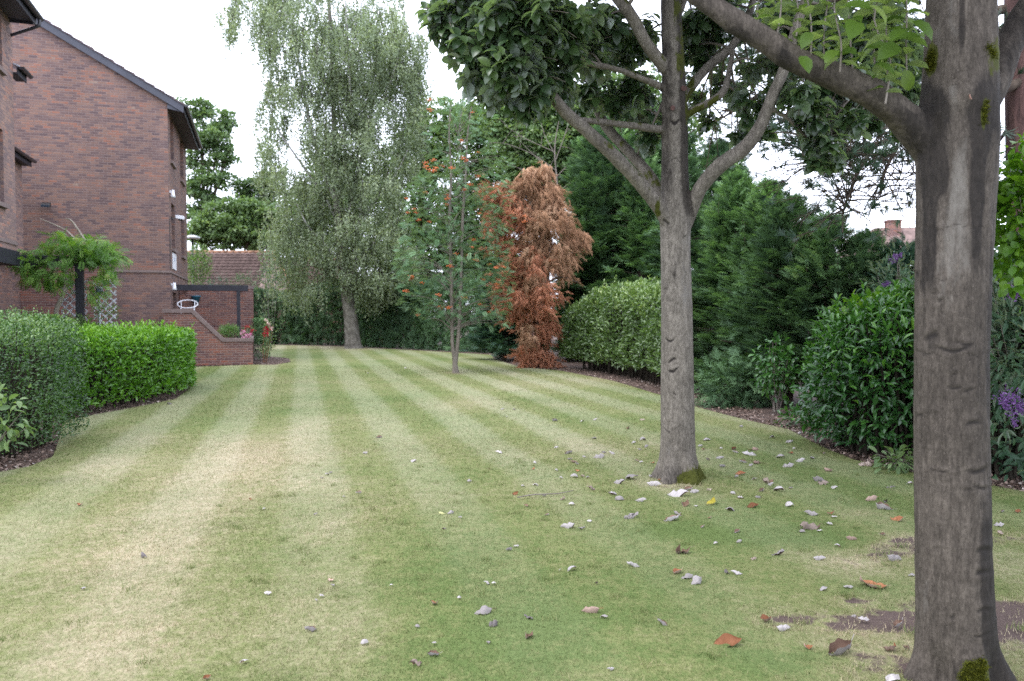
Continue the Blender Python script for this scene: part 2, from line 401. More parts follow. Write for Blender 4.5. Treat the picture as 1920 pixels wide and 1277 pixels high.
def bark_mat(name, c0, c1, stain=(.018,.016,.015), pale=(.30,.28,.26), streak=(44, 44, 4.5), moss=(.052,.058,.008)):
    m, t, b, o = newmat(name)
    s = tex(t, 1, 6, .65, None, streak); f = tex(t, 55, 4, .6, None, (1, 1, .35)); big = tex(t, 2.1, 4, .6, None, (1, 1, .6)); ring = tex(t, 1, 4, .6, None, (5, 5, 38))
    c = ramp(t, [(.28, c0), (.72, c1)], s).outputs[0]
    fs_ = math_(t, 'ABSOLUTE', math_(t, 'SUBTRACT', tex(t, 1, 3, .6, None, (60, 60, 7)), .5)); fis = ramp(t, [(0, (.42,.40,.38)), (.022, (.85,.85,.85)), (.05, (1,1,1))], fs_).outputs[0]; c = mixc(t, .38, c, fis, 'MULTIPLY')
    hl_ = math_(t, 'ABSOLUTE', math_(t, 'SUBTRACT', tex(t, 1, 2, .6, None, (7, 7, 26)), .5)); c = mixc(t, .5, c, ramp(t, [(0, (.5,.48,.46)), (.008, (1,1,1))], hl_).outputs[0], 'MULTIPLY')
    g120 = tex(t, 130, 3, .65, None, (1, 1, .5)); c = mixc(t, .7, c, ramp(t, [(.3, (.62,.61,.6)), (.7, (1.4,1.4,1.4))], g120).outputs[0], 'MULTIPLY')
    c = mixc(t, .7, c, ramp(t, [(.32, (.6,.58,.57)), (.68, (1.35,1.35,1.35))], f).outputs[0], 'MULTIPLY')
    c = mixc(t, .75, c, ramp(t, [(.3, (.62,.6,.58)), (.7, (1.3,1.28,1.26))], big).outputs[0], 'MULTIPLY')
    c = mixc(t, .14, c, ramp(t, [(.36, (.45,.42,.4)), (.5, (1,1,1))], ring).outputs[0], 'MULTIPLY')
    spk = tex(t, 150, 2, .5, None, (1, 1, .6)); c = mixc(t, ramp(t, [(.66, (0,0,0)), (.76, (.4,.4,.4))], spk).outputs[0], c, tuple(min(1, x * 2.3) for x in c1)); blot = tex(t, 22, 5, .7, None, (1, 1, .55)); c = mixc(t, .5, c, ramp(t, [(.34, (.55,.53,.5)), (.66, (1.4,1.38,1.36))], blot).outputs[0], 'MULTIPLY')
    wob = math_(t, 'ADD', math_(t, 'MULTIPLY', tex(t, 7, 6, .75, None, (1, 1, .45)), .65), math_(t, 'MULTIPLY', tex(t, 38, 4, .7, None, (1, 1, .3)), .35))
    def msk(a, lo, hi):
        return ramp(t, [(lo, (0,0,0)), (hi, (1,1,1))], math_(t, 'ADD', attr(t, a), math_(t, 'MULTIPLY', math_(t, 'SUBTRACT', wob, .5), 1.9))).outputs[0]
    c = mixc(t, msk('pale', .35, .75), c, mixc(t, s, tuple(x * .7 for x in pale), tuple(x * 1.15 for x in pale)))
    c = mixc(t, msk('stain', .34, .72), c, mixc(t, 1.0, mixc(t, .45, c, (.05,.045,.042)), mixc(t, f, (.27,.255,.25), (.58,.56,.55)), 'MULTIPLY'))
    c = mixc(t, ramp(t, [(.25, (0,0,0)), (.7, (1,1,1))], attr(t, 'scar')).outputs[0], c, (.022,.018,.016))
    c = mixc(t, msk('moss', .45, .6), c, mixc(t, f, tuple(x * .45 for x in moss), tuple(x * 1.5 for x in moss)))
    t.links.new(c, b.inputs['Base Color']); b.inputs['Roughness'].default_value = .85; b.inputs['Specular IOR Level'].default_value = .25
    h = math_(t, 'ADD', math_(t, 'ADD', math_(t, 'MULTIPLY', s, .6), math_(t, 'MULTIPLY', f, .5)), math_(t, 'MULTIPLY', fis, .22)); bump(t, b, h, .45, .010)
    return m
M['bark_grey'] = bark_mat('smooth_grey_bark', (.118,.107,.092), (.195,.178,.156), pale=(.20,.185,.17))
M['bark_dark'] = bark_mat('smooth_brown_grey_bark', (.052,.044,.037), (.092,.079,.067), pale=(.175,.158,.138))
def simple_bark(name, c0, c1, sc=(8, 8, 1.5), br=.5):
    m, t, b, o = newmat(name); s = tex(t, 1, 6, .65, None, sc)
    c = ramp(t, [(.3, c0), (.7, c1)], s).outputs[0]; t.links.new(c, b.inputs['Base Color']); b.inputs['Roughness'].default_value = .9; b.inputs['Specular IOR Level'].default_value = .2
    bump(t, b, s, br, .02); return m
M['bark_birch'] = simple_bark('birch_bark', (.055,.048,.038), (.27,.25,.22), (5, 5, 4))
M['bark_birch_pale'] = simple_bark('pale_birch_limb_bark', (.16,.15,.135), (.55,.54,.52), (3, 3, 6))
M['bark_rowan'] = simple_bark('rowan_bark', (.10,.085,.07), (.24,.21,.18), (12, 12, 3))
M['bark_brown'] = simple_bark('brown_bark', (.035,.026,.02), (.11,.085,.065), (9, 9, 1.5))
M['bark_pine'] = simple_bark('reddish_pine_bark', (.035,.022,.022), (.16,.09,.08), (14, 14, 3), .8)
M['twig_pale'] = simple_bark('pale_twig_bark', (.22,.19,.15), (.38,.34,.28), (12, 12, 3))
M['twig_dark'] = plain('dark_twigs', (.03,.025,.018), .9, .2, .3, 12)

# foliage (leaf colours, brightness tuned by eye)
M['f_whitebeam'] = leaf_mat('whitebeam_leaf', [(0, (.018,.036,.018)), (.5, (.034,.064,.026)), (.85, (.06,.10,.034)), (1, (.10,.15,.04))], (.20,.245,.20), .34, .22, .6, (1.5,1.9,.55))
M['f_whitebeam_young'] = leaf_mat('whitebeam_shoot_leaf', [(0, (.05,.095,.016)), (.6, (.085,.15,.022)), (1, (.13,.19,.03))], (.21,.26,.17), .45, .5, .4, (1.5,1.7,.5))
M['f_laurel'] = leaf_mat('bright_laurel_leaf', [(0, (0.046, 0.1247, 0.0131)), (0.4, (0.0919, 0.2296, 0.021)), (0.75, (0.1773, 0.3675, 0.0368)), (1, (0.2888, 0.4988, 0.0591))], None, .33, .28, .55)
M['f_lonicera'] = leaf_mat('small_hedge_leaf', [(0, (0.018, 0.05, 0.014)), (0.4, (0.05, 0.115, 0.03)), (0.75, (0.118, 0.21, 0.065)), (1, (0.24, 0.34, 0.14))], None, .38, .22, .5)
M['f_photinia'] = leaf_mat('glossy_pale_hedge_leaf', [(0, (0.0453, 0.083, 0.0277)), (0.45, (0.0968, 0.166, 0.0503)), (0.8, (0.1761, 0.264, 0.0817)), (1, (0.3185, 0.3939, 0.1551))], None, .32, .22, .6)
M['f_glossy'] = leaf_mat('glossy_dark_laurel_leaf', [(0, (0.0178, 0.0594, 0.0178)), (0.5, (0.0372, 0.1114, 0.0238)), (0.85, (0.0743, 0.193, 0.0297)), (1, (0.1633, 0.3267, 0.0446))], None, .28, .2, .6)
M['f_conifer'] = leaf_mat('cypress_spray', [(0, (0.0548, 0.101, 0.0514)), (0.5, (0.1196, 0.2156, 0.1011)), (0.85, (0.2036, 0.3467, 0.1462)), (1, (0.3078, 0.457, 0.184))], None, .6, .18, .3)
M['f_conifer_dark'] = leaf_mat('dark_cypress_spray', [(0, (0.0381, 0.0726, 0.0387)), (0.5, (0.0809, 0.1544, 0.0741)), (0.9, (0.1454, 0.2532, 0.1112)), (1, (0.2089, 0.3384, 0.1458))], None, .6, .15, .3)
M['f_conifer_blue'] = leaf_mat('blue_green_cypress_spray', [(0, (0.03, 0.0644, 0.046)), (0.5, (0.0622, 0.1287, 0.0886)), (0.9, (0.1077, 0.1995, 0.1249)), (1, (0.1404, 0.2322, 0.1404))], None, .6, .15, .3)
M['f_dead_tan'] = leaf_mat('dead_tan_spray', [(0, (0.2268, 0.1191, 0.068)), (0.5, (0.4309, 0.2495, 0.1474)), (0.9, (0.5897, 0.3856, 0.2495)), (1, (0.6577, 0.4649, 0.3289))], None, .8, .2, .2, (1.2,1.1,.9))
M['f_dead_red'] = leaf_mat('dead_russet_spray', [(0, (0.2218, 0.0986, 0.0554)), (0.5, (0.5051, 0.2341, 0.1355)), (0.9, (0.6653, 0.345, 0.2156)), (1, (0.7146, 0.4312, 0.2834))], None, .8, .25, .2, (1.3,1.0,.7))
M['f_birch'] = leaf_mat('birch_leaf', [(0, (0.1039, 0.1401, 0.0859)), (0.5, (0.1725, 0.2178, 0.135)), (0.85, (0.2592, 0.3108, 0.1946)), (1, (0.3953, 0.4469, 0.3049))], None, .5, .3, .35)
M['f_rowan'] = leaf_mat('rowan_leaf', [(0, (0.057, 0.127, 0.0613)), (0.5, (0.112, 0.2099, 0.1051)), (0.85, (0.1741, 0.2929, 0.1462)), (1, (0.265, 0.3767, 0.1811))], (.13,.2,.13), .5, .3, .35)
M['f_lime'] = leaf_mat('lime_leaf', [(0, (0.064, 0.1138, 0.0534)), (0.5, (0.1159, 0.1878, 0.08)), (0.85, (0.18, 0.2575, 0.1128)), (1, (0.2511, 0.3286, 0.1544))], None, .5, .3, .35)
M['f_ash'] = leaf_mat('pale_green_leaf', [(0, (0.072, 0.1246, 0.0509)), (0.5, (0.1196, 0.188, 0.0775)), (0.85, (0.1793, 0.2529, 0.111)), (1, (0.2454, 0.319, 0.1507))], None, .5, .35, .35)
M['f_pine'] = leaf_mat('pine_needle', [(0, (0.026, 0.052, 0.0338)), (0.6, (0.0546, 0.1014, 0.0624)), (1, (0.104, 0.1625, 0.0975))], None, .5, .1, .35)
M['f_wisteria'] = leaf_mat('wisteria_leaf', [(0, (0.0506, 0.1265, 0.0228)), (0.5, (0.1076, 0.2277, 0.0405)), (0.85, (0.1898, 0.3289, 0.0569)), (1, (0.3542, 0.4048, 0.0759))], None, .45, .35, .4)
M['f_vine'] = leaf_mat('vine_leaf', [(0, (0.0382, 0.102, 0.0085)), (0.5, (0.068, 0.1615, 0.0119)), (1, (0.136, 0.2465, 0.0212))], None, .4, .4, .4)
M['f_buddleja'] = leaf_mat('grey_green_shrub_leaf', [(0, (0.0195, 0.052, 0.026)), (0.6, (0.0455, 0.0975, 0.0455)), (1, (0.0975, 0.1625, 0.078))], (.14,.18,.13), .5, .22, .35)
M['f_feather'] = leaf_mat('feathery_pale_leaf', [(0, (.08,.16,.05)), (.6, (.13,.23,.08)), (1, (.2,.31,.12))], None, .5, .3, .3)
M['f_purple'] = leaf_mat('purple_floret', [(0, (0.0953, 0.0413, 0.1433)), (0.6, (0.182, 0.086, 0.26)), (1, (0.2833, 0.1573, 0.3673))], None, .6, .3, .2, (1.2,1,1.2))
M['f_red'] = leaf_mat('red_petal', [(0, (.35,.006,.03)), (1, (.6,.02,.06))], None, .5, .2, .3, (1.2,1,1))
M['f_pink'] = leaf_mat('pink_petal', [(0, (.6,.16,.34)), (.6, (.75,.33,.5)), (1, (.8,.6,.68))], None, .6, .3, .2, (1,1,1))
M['f_moss'] = leaf_mat('moss_tuft', [(0, (.028,.032,.004)), (.6, (.065,.072,.007)), (1, (.115,.118,.014))], None, .9, .25, .1)
M['berry'] = plain('orange_berry', (.50,.125,.03), .4, .5, .2, 20)
M['soil_litter'] = leaf_mat('bark_litter', [(0, (.07,.045,.035)), (.5, (.17,.115,.09)), (.9, (.32,.24,.20)), (1, (.48,.42,.38))], None, .9, 0, .2)

def ground_mat():
    m, t, b, o = newmat('brown_soil'); n = tex(t, 3, 8, .7); n2 = tex(t, 40, 4, .6)
    c = ramp(t, [(.3, (.04,.026,.02)), (.7, (.13,.085,.066))], n).outputs[0]
    c = mixc(t, .6, c, ramp(t, [(.35, (.5,.5,.5)), (.7, (1.5,1.45,1.4))], n2).outputs[0], 'MULTIPLY')
    t.links.new(c, b.inputs['Base Color']); b.inputs['Roughness'].default_value = .95; bump(t, b, n2, .8, .02); return m
M['soil'] = ground_mat()
def grass_color(t, per_blade):
    dry = attr(t, 'dry'); stripe = attr(t, 'stripe'); soil = attr(t, 'soil')
    vec = N(t, 'ShaderNodeTexCoord').outputs['Object']
    n1 = tex(t, 9, 5, .65, vec); n2 = tex(t, 1.6, 4, .6, vec); n3 = tex(t, 70, 3, .6, vec, (1, .55, 1))
    k = math_(t, 'ADD', dry, math_(t, 'MULTIPLY', math_(t, 'SUBTRACT', n1, .5), .95)); k = math_(t, 'ADD', k, math_(t, 'MULTIPLY', math_(t, 'SUBTRACT', tex(t, 26, 3, .6, vec), .5), .7)); k = math_(t, 'ADD', k, math_(t, 'MULTIPLY', math_(t, 'SUBTRACT', n3, .5), .5))
    if per_blade: k = math_(t, 'ADD', k, math_(t, 'MULTIPLY', math_(t, 'SUBTRACT', attr(t, 'rnd'), .5), .55))
    c = ramp(t, [(.0, (.098,.132,.046)), (.3, (.160,.168,.073)), (.55, (.224,.207,.119)), (.78, (.315,.260,.180)), (1, (.40,.325,.245))], k).outputs[0]
    lite = mixc(t, .58, c, (.275,.298,.21))
    c = mixc(t, math_(t, 'MULTIPLY', stripe, .85), mixc(t, .12, c, (.09,.15,.03)), lite)
    c = mixc(t, .36, c, ramp(t, [(.3, (.72,.72,.7)), (.7, (1.25,1.25,1.22))], n3).outputs[0], 'MULTIPLY')
    c = mixc(t, .35, c, ramp(t, [(.3, (.92,.97,.9)), (.7, (1.26,1.22,1.16))], n2).outputs[0], 'MULTIPLY')
    return c, soil, n3, n1
def lawn_mat():
    m, t, b, o = newmat('mown_lawn'); c, soil, n3, n1 = grass_color(t, False)
    sm = ramp(t, [(.40, (0,0,0)), (.62, (1,1,1))], math_(t, 'ADD', soil, math_(t, 'MULTIPLY', math_(t, 'SUBTRACT', n1, .5), 1.5))).outputs[0]
    c = mixc(t, sm, c, mixc(t, n3, (.055,.04,.036), (.13,.095,.082)))
    t.links.new(c, b.inputs['Base Color']); b.inputs['Roughness'].default_value = .95; b.inputs['Specular IOR Level'].default_value = .1; bump(t, b, n3, .6, .015); return m
M['lawn'] = lawn_mat()
def blade_mat():
    m, t, b, o = newmat('grass_blade'); c, soil, n3, n1 = grass_color(t, True)
    c = mixc(t, 1.0, c, (1.28,1.28,1.22), 'MULTIPLY')
    t.links.new(c, b.inputs['Base Color']); b.inputs['Roughness'].default_value = .6; b.inputs['Specular IOR Level'].default_value = .2
    tr = N(t, 'ShaderNodeBsdfTranslucent'); t.links.new(c, tr.inputs[0]); ms = N(t, 'ShaderNodeMixShader'); ms.inputs[0].default_value = .35
    t.links.new(b.outputs[0], ms.inputs[1]); t.links.new(tr.outputs[0], ms.inputs[2]); t.links.new(ms.outputs[0], o.inputs[0]); return m
M['blade'] = blade_mat()
# ------------------------------------------------------------------ ground, lawn, grass
gp = np.array([(x, y, 0) for y in np.r_[np.arange(-4, 46, .5), 60, 100, 400] for x in np.r_[-400, -60, np.arange(-20, 20.1, .5), 60, 400]], float)
nx_ = len(np.r_[-400, -60, np.arange(-20, 20.1, .5), 60, 400]); ny_ = len(gp) // nx_
gp[:, 2] = -.03 + .02 * (fbm(gp * 1.3, 3) - .5)
ii = (np.arange(ny_ - 1)[:, None] * nx_ + np.arange(nx_ - 1)[None, :]).ravel()
tag(link('ground', np_mesh('ground', gp, np.stack([ii, ii + 1, ii + nx_ + 1, ii + nx_], -1), 4, None, True), None, M['soil']), kind='structure')

edge_px = [(0, 886), (60, 873), (100, 856), (112, 820), (120, 788), (230, 768), (330, 748), (356, 728), (350, 700), (350, 688), (473, 684), (515, 684), (545, 679), (542, 672), (500, 668), (478, 652),
           (520, 647), (650, 650), (800, 658), (920, 665), (928, 674), (975, 688), (1050, 695), (1150, 714), (1240, 741), (1310, 764), (1400, 788), (1480, 805), (1530, 832), (1600, 862), (1720, 888), (1870, 912), (1990, 935)]
edge = [tuple(G(u, v)[:2]) for u, v in edge_px]
poly = np.array(edge + [(7.5, 6.0), (9, 3), (9, -3), (-9, -3), (-7.5, 4.5), (-6.0, 7.0)])
def inside(p, poly):
    c = np.zeros(len(p), bool); n = len(poly)
    for i in range(n):
        x0, y0 = poly[i]; x1, y1 = poly[(i + 1) % n]
        m = (y0 > p[:, 1]) != (y1 > p[:, 1])
        if m.any(): c[m] ^= p[m, 0] < (x1 - x0) * (p[m, 1] - y0) / (y1 - y0) + x0
    return c
def nearest(p, poly):
    best = np.full(len(p), 1e9); q = p.copy(); n = len(poly)
    for i in range(n):
        a = poly[i]; b = poly[(i + 1) % n]; d = b - a
        t = np.clip(((p - a) @ d) / max(d @ d, 1e-9), 0, 1); c = a + t[:, None] * d; dd = np.linalg.norm(p - c, axis=1)
        m = dd < best; best[m] = dd[m]; q[m] = c[m]
    return q, best
sdir = np.array((math.sin(R(-15.2)), math.cos(R(-15.2)))); sperp = np.array((sdir[1], -sdir[0]))
DRY = [(350, 850, 1.0, 1.6, .5), (520, 870, .8, 1.3, .5), (735, 935, .45, .8, .5), (150, 1130, .7, 1.0, .42), (420, 960, 1.0, 1.2, .36), (80, 1010, .9, .9, .3), (560, 800, .9, 1.8, .38), (680, 980, .35, .5, .3),
       (400, 1180, .5, .5, .32), (620, 650, 4.5, 3.0, .45), (1000, 690, 2.0, 3.5, .22), (1070, 850, .8, .7, .42), (1180, 830, .8, .8, .3), (870, 720, 3.0, 3.0, .2), (1250, 900, .4, .3, .35), (500, 760, 1.0, 2.2, .36), (840, 760, 1.6, 2.5, .22), (240, 880, .6, .8, .3), (200, 1240, .5, .4, .35),
       (1650, 1210, .35, .25, .55), (1560, 1030, .5, .35, .55), (1440, 1130, .25, .18, .4), (1650, 1060, .45, .3, .5), (1640, 960, .35, .3, .3), (1880, 1050, .6, .6, .5), (1290, 1200, .2, .12, .25), (1640, 770, 1.4, .5, .3), (700, 1180, .35, .3, .3)]
GREEN = [(1300, 1000, .32, .22, .5), (1120, 1160, .4, .22, .3), (1480, 1000, .6, .4, .32), (1580, 900, 1.2, 1.0, .34), (1200, 960, .7, .5, .2), (640, 690, 5, 3.0, .22), (1500, 830, 1.5, 1.2, .3), (1150, 1255, .35, .15, .35), (1470, 1250, .25, .12, .4), (1600, 1268, .22, .1, .5), (930, 900, .8, .6, .2), (600, 980, .5, .4, .18), (350, 730, 1.5, 2.5, .3), (1000, 1180, .6, .4, .2), (1440, 1140, .16, .07, .4)]
SOIL = [(1650, 1165, .42, .16, 1.0), (1800, 1150, .5, .25, .8), (1540, 1118, .10, .07, .85), (1430, 1150, .17, .08, .75), (1680, 1020, .35, .18, .75), (1880, 1170, .35, .3, .95), (1700, 1100, .16, .08, .6), (1600, 950, .12, .08, .55), (1660, 1240, .10, .05, .6), (1890, 1010, .4, .15, .6), (1270, 905, .36, .10, .5), (1580, 1035, .18, .08, .6), (1790, 1277, .4, .2, .7), (853, 699, .3, .5, .5)]
for L_ in (DRY, GREEN, SOIL):
    for k, (u, v, a, b, s) in enumerate(L_): L_[k] = (*G(u, v)[:2], a, b, s)
def lawn_fields(p):
    wv = np.c_[fbm(p * .9, 21), fbm(p * .9, 22)] - .5; q = p + wv * .7
    fld = lambda Ls: sum(s * np.exp(-(((q[:, 0] - x) / a) ** 2 + ((q[:, 1] - y) / b) ** 2)) for x, y, a, b, s in Ls)
    s0 = (p + wv * .10) @ sperp
    tri = (s0 / 1.06 + .18) % 1.0
    st = sstep(.0, .09, tri) * (1 - sstep(.5, .59, tri)); fade = sstep(3, 10, p[:, 1]) * (1 - .55 * sstep(0, 2.2, p[:, 0]) * sstep(16, 9, p[:, 1]))
    amp = np.clip(.45 + .8 * fbm(p * .35, 31), 0, 1) * (.14 + .47 * fade)
    stripe = st * amp
    dry = .225 + .5 * (fbm(p * .33, 5) - .5) + .42 * (fbm(p * 1.1, 6) - .5) + fld(DRY) * .5 - fld(GREEN) * .62 + .05 * sstep(3, -4, p[:, 0]) + .02 * sstep(1, 4, p[:, 0]) + stripe * .10
    _, d = nearest(p, poly[:len(edge)])
    dry = dry + .18 * np.exp(-d / .25) * (fbm(p * 2, 8))
    dryz = np.clip(fld(DRY) * 1.5 + .2, 0, 1); streak = fbm(np.c_[s0 * 1.5, (p @ sdir) * .22], 57, 3) - .5
    dry = dry + dryz * (st - .45) * .13 + .34 * streak + .30 * np.clip(fld(SOIL) * 1.6, 0, 1)
    soil = fld(SOIL) * 1.0 * (.35 + 1.3 * fbm(p * 6, 51))
    return dry, stripe, soil
gx = np.arange(-15.0, 9.6, .12); gy = np.arange(-2.4, 41.6, .12)
X_, Y_ = np.meshgrid(gx, gy); pp = np.c_[X_.ravel(), Y_.ravel()]; ins = inside(pp, poly); nX = len(gx)
q, dd = nearest(pp, poly); use = ins | (dd < .17)
qq = np.where(ins[:, None], pp, q)
i0 = (np.arange(len(gy) - 1)[:, None] * nX + np.arange(nX - 1)[None, :]).ravel(); quads = np.stack([i0, i0 + 1, i0 + nX + 1, i0 + nX], -1)
quads = quads[use[quads].all(1) & ins[quads].any(1)]
un, inv = np.unique(quads, return_inverse=True); pv = qq[un]
dry, stp, soil = lawn_fields(pv)
lz = .012 * (fbm(pv * 1.2, 40) - .5) - .02 * np.clip(soil, 0, 1)
tag(link('lawn', np_mesh('lawn', np.c_[pv, lz], inv.reshape(-1, 4), 4, {'dry': dry, 'stripe': stp, 'soil': soil}, True), None, M['lawn']), kind='structure')

BL = []
for y0, y1, dens, hh, ww in ((.9, 1.9, 9000, .020, .0030), (1.9, 3.4, 11000, .020, .0030), (3.4, 5, 7500, .021, .0036), (5, 7, 4200, .022, .0048), (7, 10, 2100, .023, .0068), (10, 15, 800, .024, .010), (15, 24, 230, .026, .016)):
    xm = .70 * y1 + 1.3; n = int(dens * 2 * xm * (y1 - y0)); p = np.c_[rng.uniform(-xm, xm, n), rng.uniform(y0, y1, n)]
    p = p[np.abs(p[:, 0]) < .69 * p[:, 1] + 1.3]; p = p[inside(p, poly)]
    dr, st, so_ = lawn_fields(p); keep = rng.random(len(p)) > np.clip((so_ + .7 * (fbm(p * 9, 2) - .5) - .3) * 2.6, 0, .88); dr = dr + .35 * np.clip(so_ * 1.5, 0, 1); p, dr, st = p[keep], dr[keep], st[keep]
    BL.append((p, dr, st, np.full(len(p), hh) * rng.uniform(.55, 1.5, len(p)), np.full(len(p), ww)))
p = np.vstack([b[0] for b in BL]); dr = np.concatenate([b[1] for b in BL]); st = np.concatenate([b[2] for b in BL]); h = np.concatenate([b[3] for b in BL]); ww = np.concatenate([b[4] for b in BL]); n = len(p)
a = rng.uniform(0, 2 * math.pi, n); lean = rng.uniform(.3, 1.5, n); sd = np.c_[np.cos(a), np.sin(a), np.zeros(n)]; ld = np.c_[-np.sin(a), np.cos(a), np.zeros(n)]
ld[:, :2] += st[:, None] * sdir * 1.2
base = np.c_[p, np.full(n, -.006)]; tip = base + ld * (h * lean)[:, None] + np.c_[np.zeros((n, 2)), h]
V = np.stack([base - sd * ww[:, None] / 2, base + sd * ww[:, None] / 2, tip], 1).reshape(-1, 3)
# longer, greener tufts the mower missed
tn = 230; tc = np.c_[rng.uniform(-2.5, 4.2, tn), rng.uniform(2.2, 8.5, tn)]; tc = tc[inside(tc, poly)]; tn = len(tc); m_ = 34; tp_2 = np.repeat(tc, m_, 0) + rng.normal(size=(tn * m_, 2)) * np.repeat(rng.uniform(.015, .05, tn), m_)[:, None]
a2 = rng.uniform(0, 6.283, tn * m_); h2 = rng.uniform(.018, .045, tn * m_); s2 = np.c_[np.cos(a2), np.sin(a2), 0 * a2]; l2 = np.c_[-np.sin(a2), np.cos(a2), 0 * a2] * (h2 * rng.uniform(.2, 1.2, tn * m_))[:, None]; b2_ = np.c_[tp_2, np.full(tn * m_, -.004)]
V = np.vstack([V, np.stack([b2_ - s2 * .0022, b2_ + s2 * .0022, b2_ + l2 + np.c_[0 * a2, 0 * a2, h2]], 1).reshape(-1, 3)]); dr = np.r_[dr, np.repeat(rng.uniform(.0, .4, tn), m_)]; st = np.r_[st, np.zeros(tn * m_)]; n = n + tn * m_
rb = np.repeat(rng.random(n), 3)
tag(link('grass', np_mesh('grass', V, np.arange(3 * n), 3, {'dry': np.repeat(dr, 3), 'stripe': np.repeat(st, 3), 'soil': np.zeros(3 * n), 'rnd': rb}), None, M['blade']), kind='stuff')

# bark litter along the planting beds (beyond the lawn's edge)
n = 16000; k = rng.integers(0, len(edge) - 1, n); tt = rng.random(n)[:, None]; ea = np.array(edge)
pb = ea[k] * (1 - tt) + ea[k + 1] * tt; dv = unit(ea[k + 1] - ea[k]); outn = np.c_[-dv[:, 1], dv[:, 0]]
pb = pb + outn * (rng.random(n) ** 1.3 * .9 - .02)[:, None]; right = rng.random(n) < np.where(pb[:, 0] > 0, 1.0, .5); pb = pb[right & ~inside(pb, poly)]; n = len(pb)
nr = unit(np.array((0, 0, 1.0)) + .6 * rng.normal(size=(n, 3))); sz = rng.uniform(.015, .055, n)
tag(leaves('bark_litter', M['soil_litter'], None, np.c_[pb, rng.uniform(-.02, .015, n)], rdir(n) * (1, 1, .25), nr, sz, sz * .7, T_DIAMOND), kind='stuff')

# ------------------------------------------------------------------ the brick apartment block (local x towards the lawn, y away)
TH = R(17.8)
bld = empty('apartment_building', (-10.58, 24.2, 0), TH)
tag(bld, 'three storey brown brick apartment block with a plain gable end and dark eaves', 'building')
g2 = np.array((math.cos(TH), math.sin(TH))); d2 = np.array((-math.sin(TH), math.cos(TH)))
def B(x, y, z=0.0):
    p = np.array((-10.58, 24.2)) + x * g2 + y * d2; return np.array((p[0], p[1], z))
SL = .577; RX = -5.3; EV = 8.12; LEN = 6.2
mb = MB()
top = lambda x: EV + .02 + SL * (-x) if x > RX else EV + .02 + SL * (-RX) - SL * (RX - x)
mb.add([(-9.5, 0, 0), (0, 0, 0), (0, 0, top(0)), (RX, 0, top(RX)), (-9.5, 0, top(-9.5))], [(0, 1, 2, 3, 4)])
wins = [(.7, 1.75, 6.47, 7.95), (3.8, 5.1, 6.4, 7.95), (.7, 1.75, 3.7, 5.12), (3.8, 5.1, 3.7, 5.12), (.85, 1.95, .9, 2.28), (3.0, 4.9, .85, 2.28)]
holed_wall(mb, (0, 0, 0), (0, 1), (1, 0), LEN, EV, wins, .22)
mb.add([(0, LEN, 0), (-9.5, LEN, 0), (-9.5, LEN, top(-9.5)), (RX, LEN, top(RX)), (0, LEN, top(0))], [(0, 1, 2, 3, 4)])
mb.build('gable_wall', M['brick'], bld, recalc=False)
# near wing, jettied over the ground floor, and the narrow bay in the corner
mb = MB(); WX = -2.52; WE = -6.18; WT = 8.2
nw = [(WE - .0 - y1 + 0, 0, 0, 0) for y1 in ()]
Wn = lambda y: y + 15.0      # u along the facade, from y = -15
holed_wall(mb, (WX, -15, 2.98), (0, 1), (1, 0), 15 + WE, WT - 2.98, [(Wn(-8.5), Wn(-6.93), 6.80 - 2.98, 8.02 - 2.98), (Wn(-8.5), Wn(-7.0), 3.96 - 2.98, 5.5 - 2.98)], .2)
mb.add([(WX, WE, 2.98), (-8, WE, 2.98), (-8, WE, WT), (WX, WE, WT)], [(0, 1, 2, 3)])
mb.add([(WX, -15, 2.98), (-8, -15, 2.98), (-8, WE, 2.98), (WX, WE, 2.98)], [(0, 3, 2, 1)])
mb.build('wing_wall', M['brick_pale'], bld, recalc=False)
mb = MB(); holed_wall(mb, (-3.0, -15, 0), (0, 1), (1, 0), 15 + WE - .25, 2.98, [(Wn(-9.0), Wn(-7.15), .3, 2.6)], .12)
mb.add([(-3.0, WE - .25, 0), (-8, WE - .25, 0), (-8, WE - .25, 2.98), (-3.0, WE - .25, 2.98)], [(0, 1, 2, 3)]); mb.build('ground_floor_wall', M['brick'], bld, recalc=False)
MB().box(-8, -3.6, WE + .003, -1.37, 3.05, 5.78).build('bay_wall', M['brick_pale'], bld)
MB().box(-8, -3.9, WE - .2, -.003, 0, 3.05).build('recess_wall', M['brick'], bld)
# string courses
MB().box(-9, .03, -.03, .0, 2.86, 2.92).box(0, .03, 0, LEN, 2.86, 2.92).build('string_course', M['coping'], bld)
MB().box(WX, WX + .025, -15, WE, 3.12, 3.2).build('string_course', M['coping'], bld)
# main roof: rows of tiles
def tiled_roof(y0, y1, x_eave, x_ridge, z_eave, slope, name, far=True):
    mb = MB(); n = int(abs(x_ridge - x_eave) / .29) + 1; step = (x_ridge - x_eave) / n; r_ = random.Random(4)
    for k in range(n):
        xa = x_eave + step * k; xb = xa + step * 1.12; za = z_eave + slope * abs(xa - x_eave); zb = z_eave + slope * abs(xb - x_eave)
        ncol = max(1, int((y1 - y0) / .3)); ys = np.linspace(y0, y1, ncol + 1)
        for j in range(ncol):
            e = r_.uniform(-.006, .006)
            mb.prism([(xa, za + .012 + e), (xb, zb - .02 + e), (xb, zb + .0 + e), (xa, za + .045 + e)], 'y', ys[j] + .004, ys[j + 1] - .004)
    zr = z_eave + slope * abs(x_ridge - x_eave)
    mb.prism([(x_eave, z_eave - .02), (x_ridge, zr - .02), (x_ridge, zr + .008), (x_eave, z_eave + .008)], 'y', y0 + .02, y1 - .02)
    return mb.build(name, M['rooftile'], bld)
tiled_roof(-.17, LEN + .25, .50, RX, EV - .12, SL, 'roof')
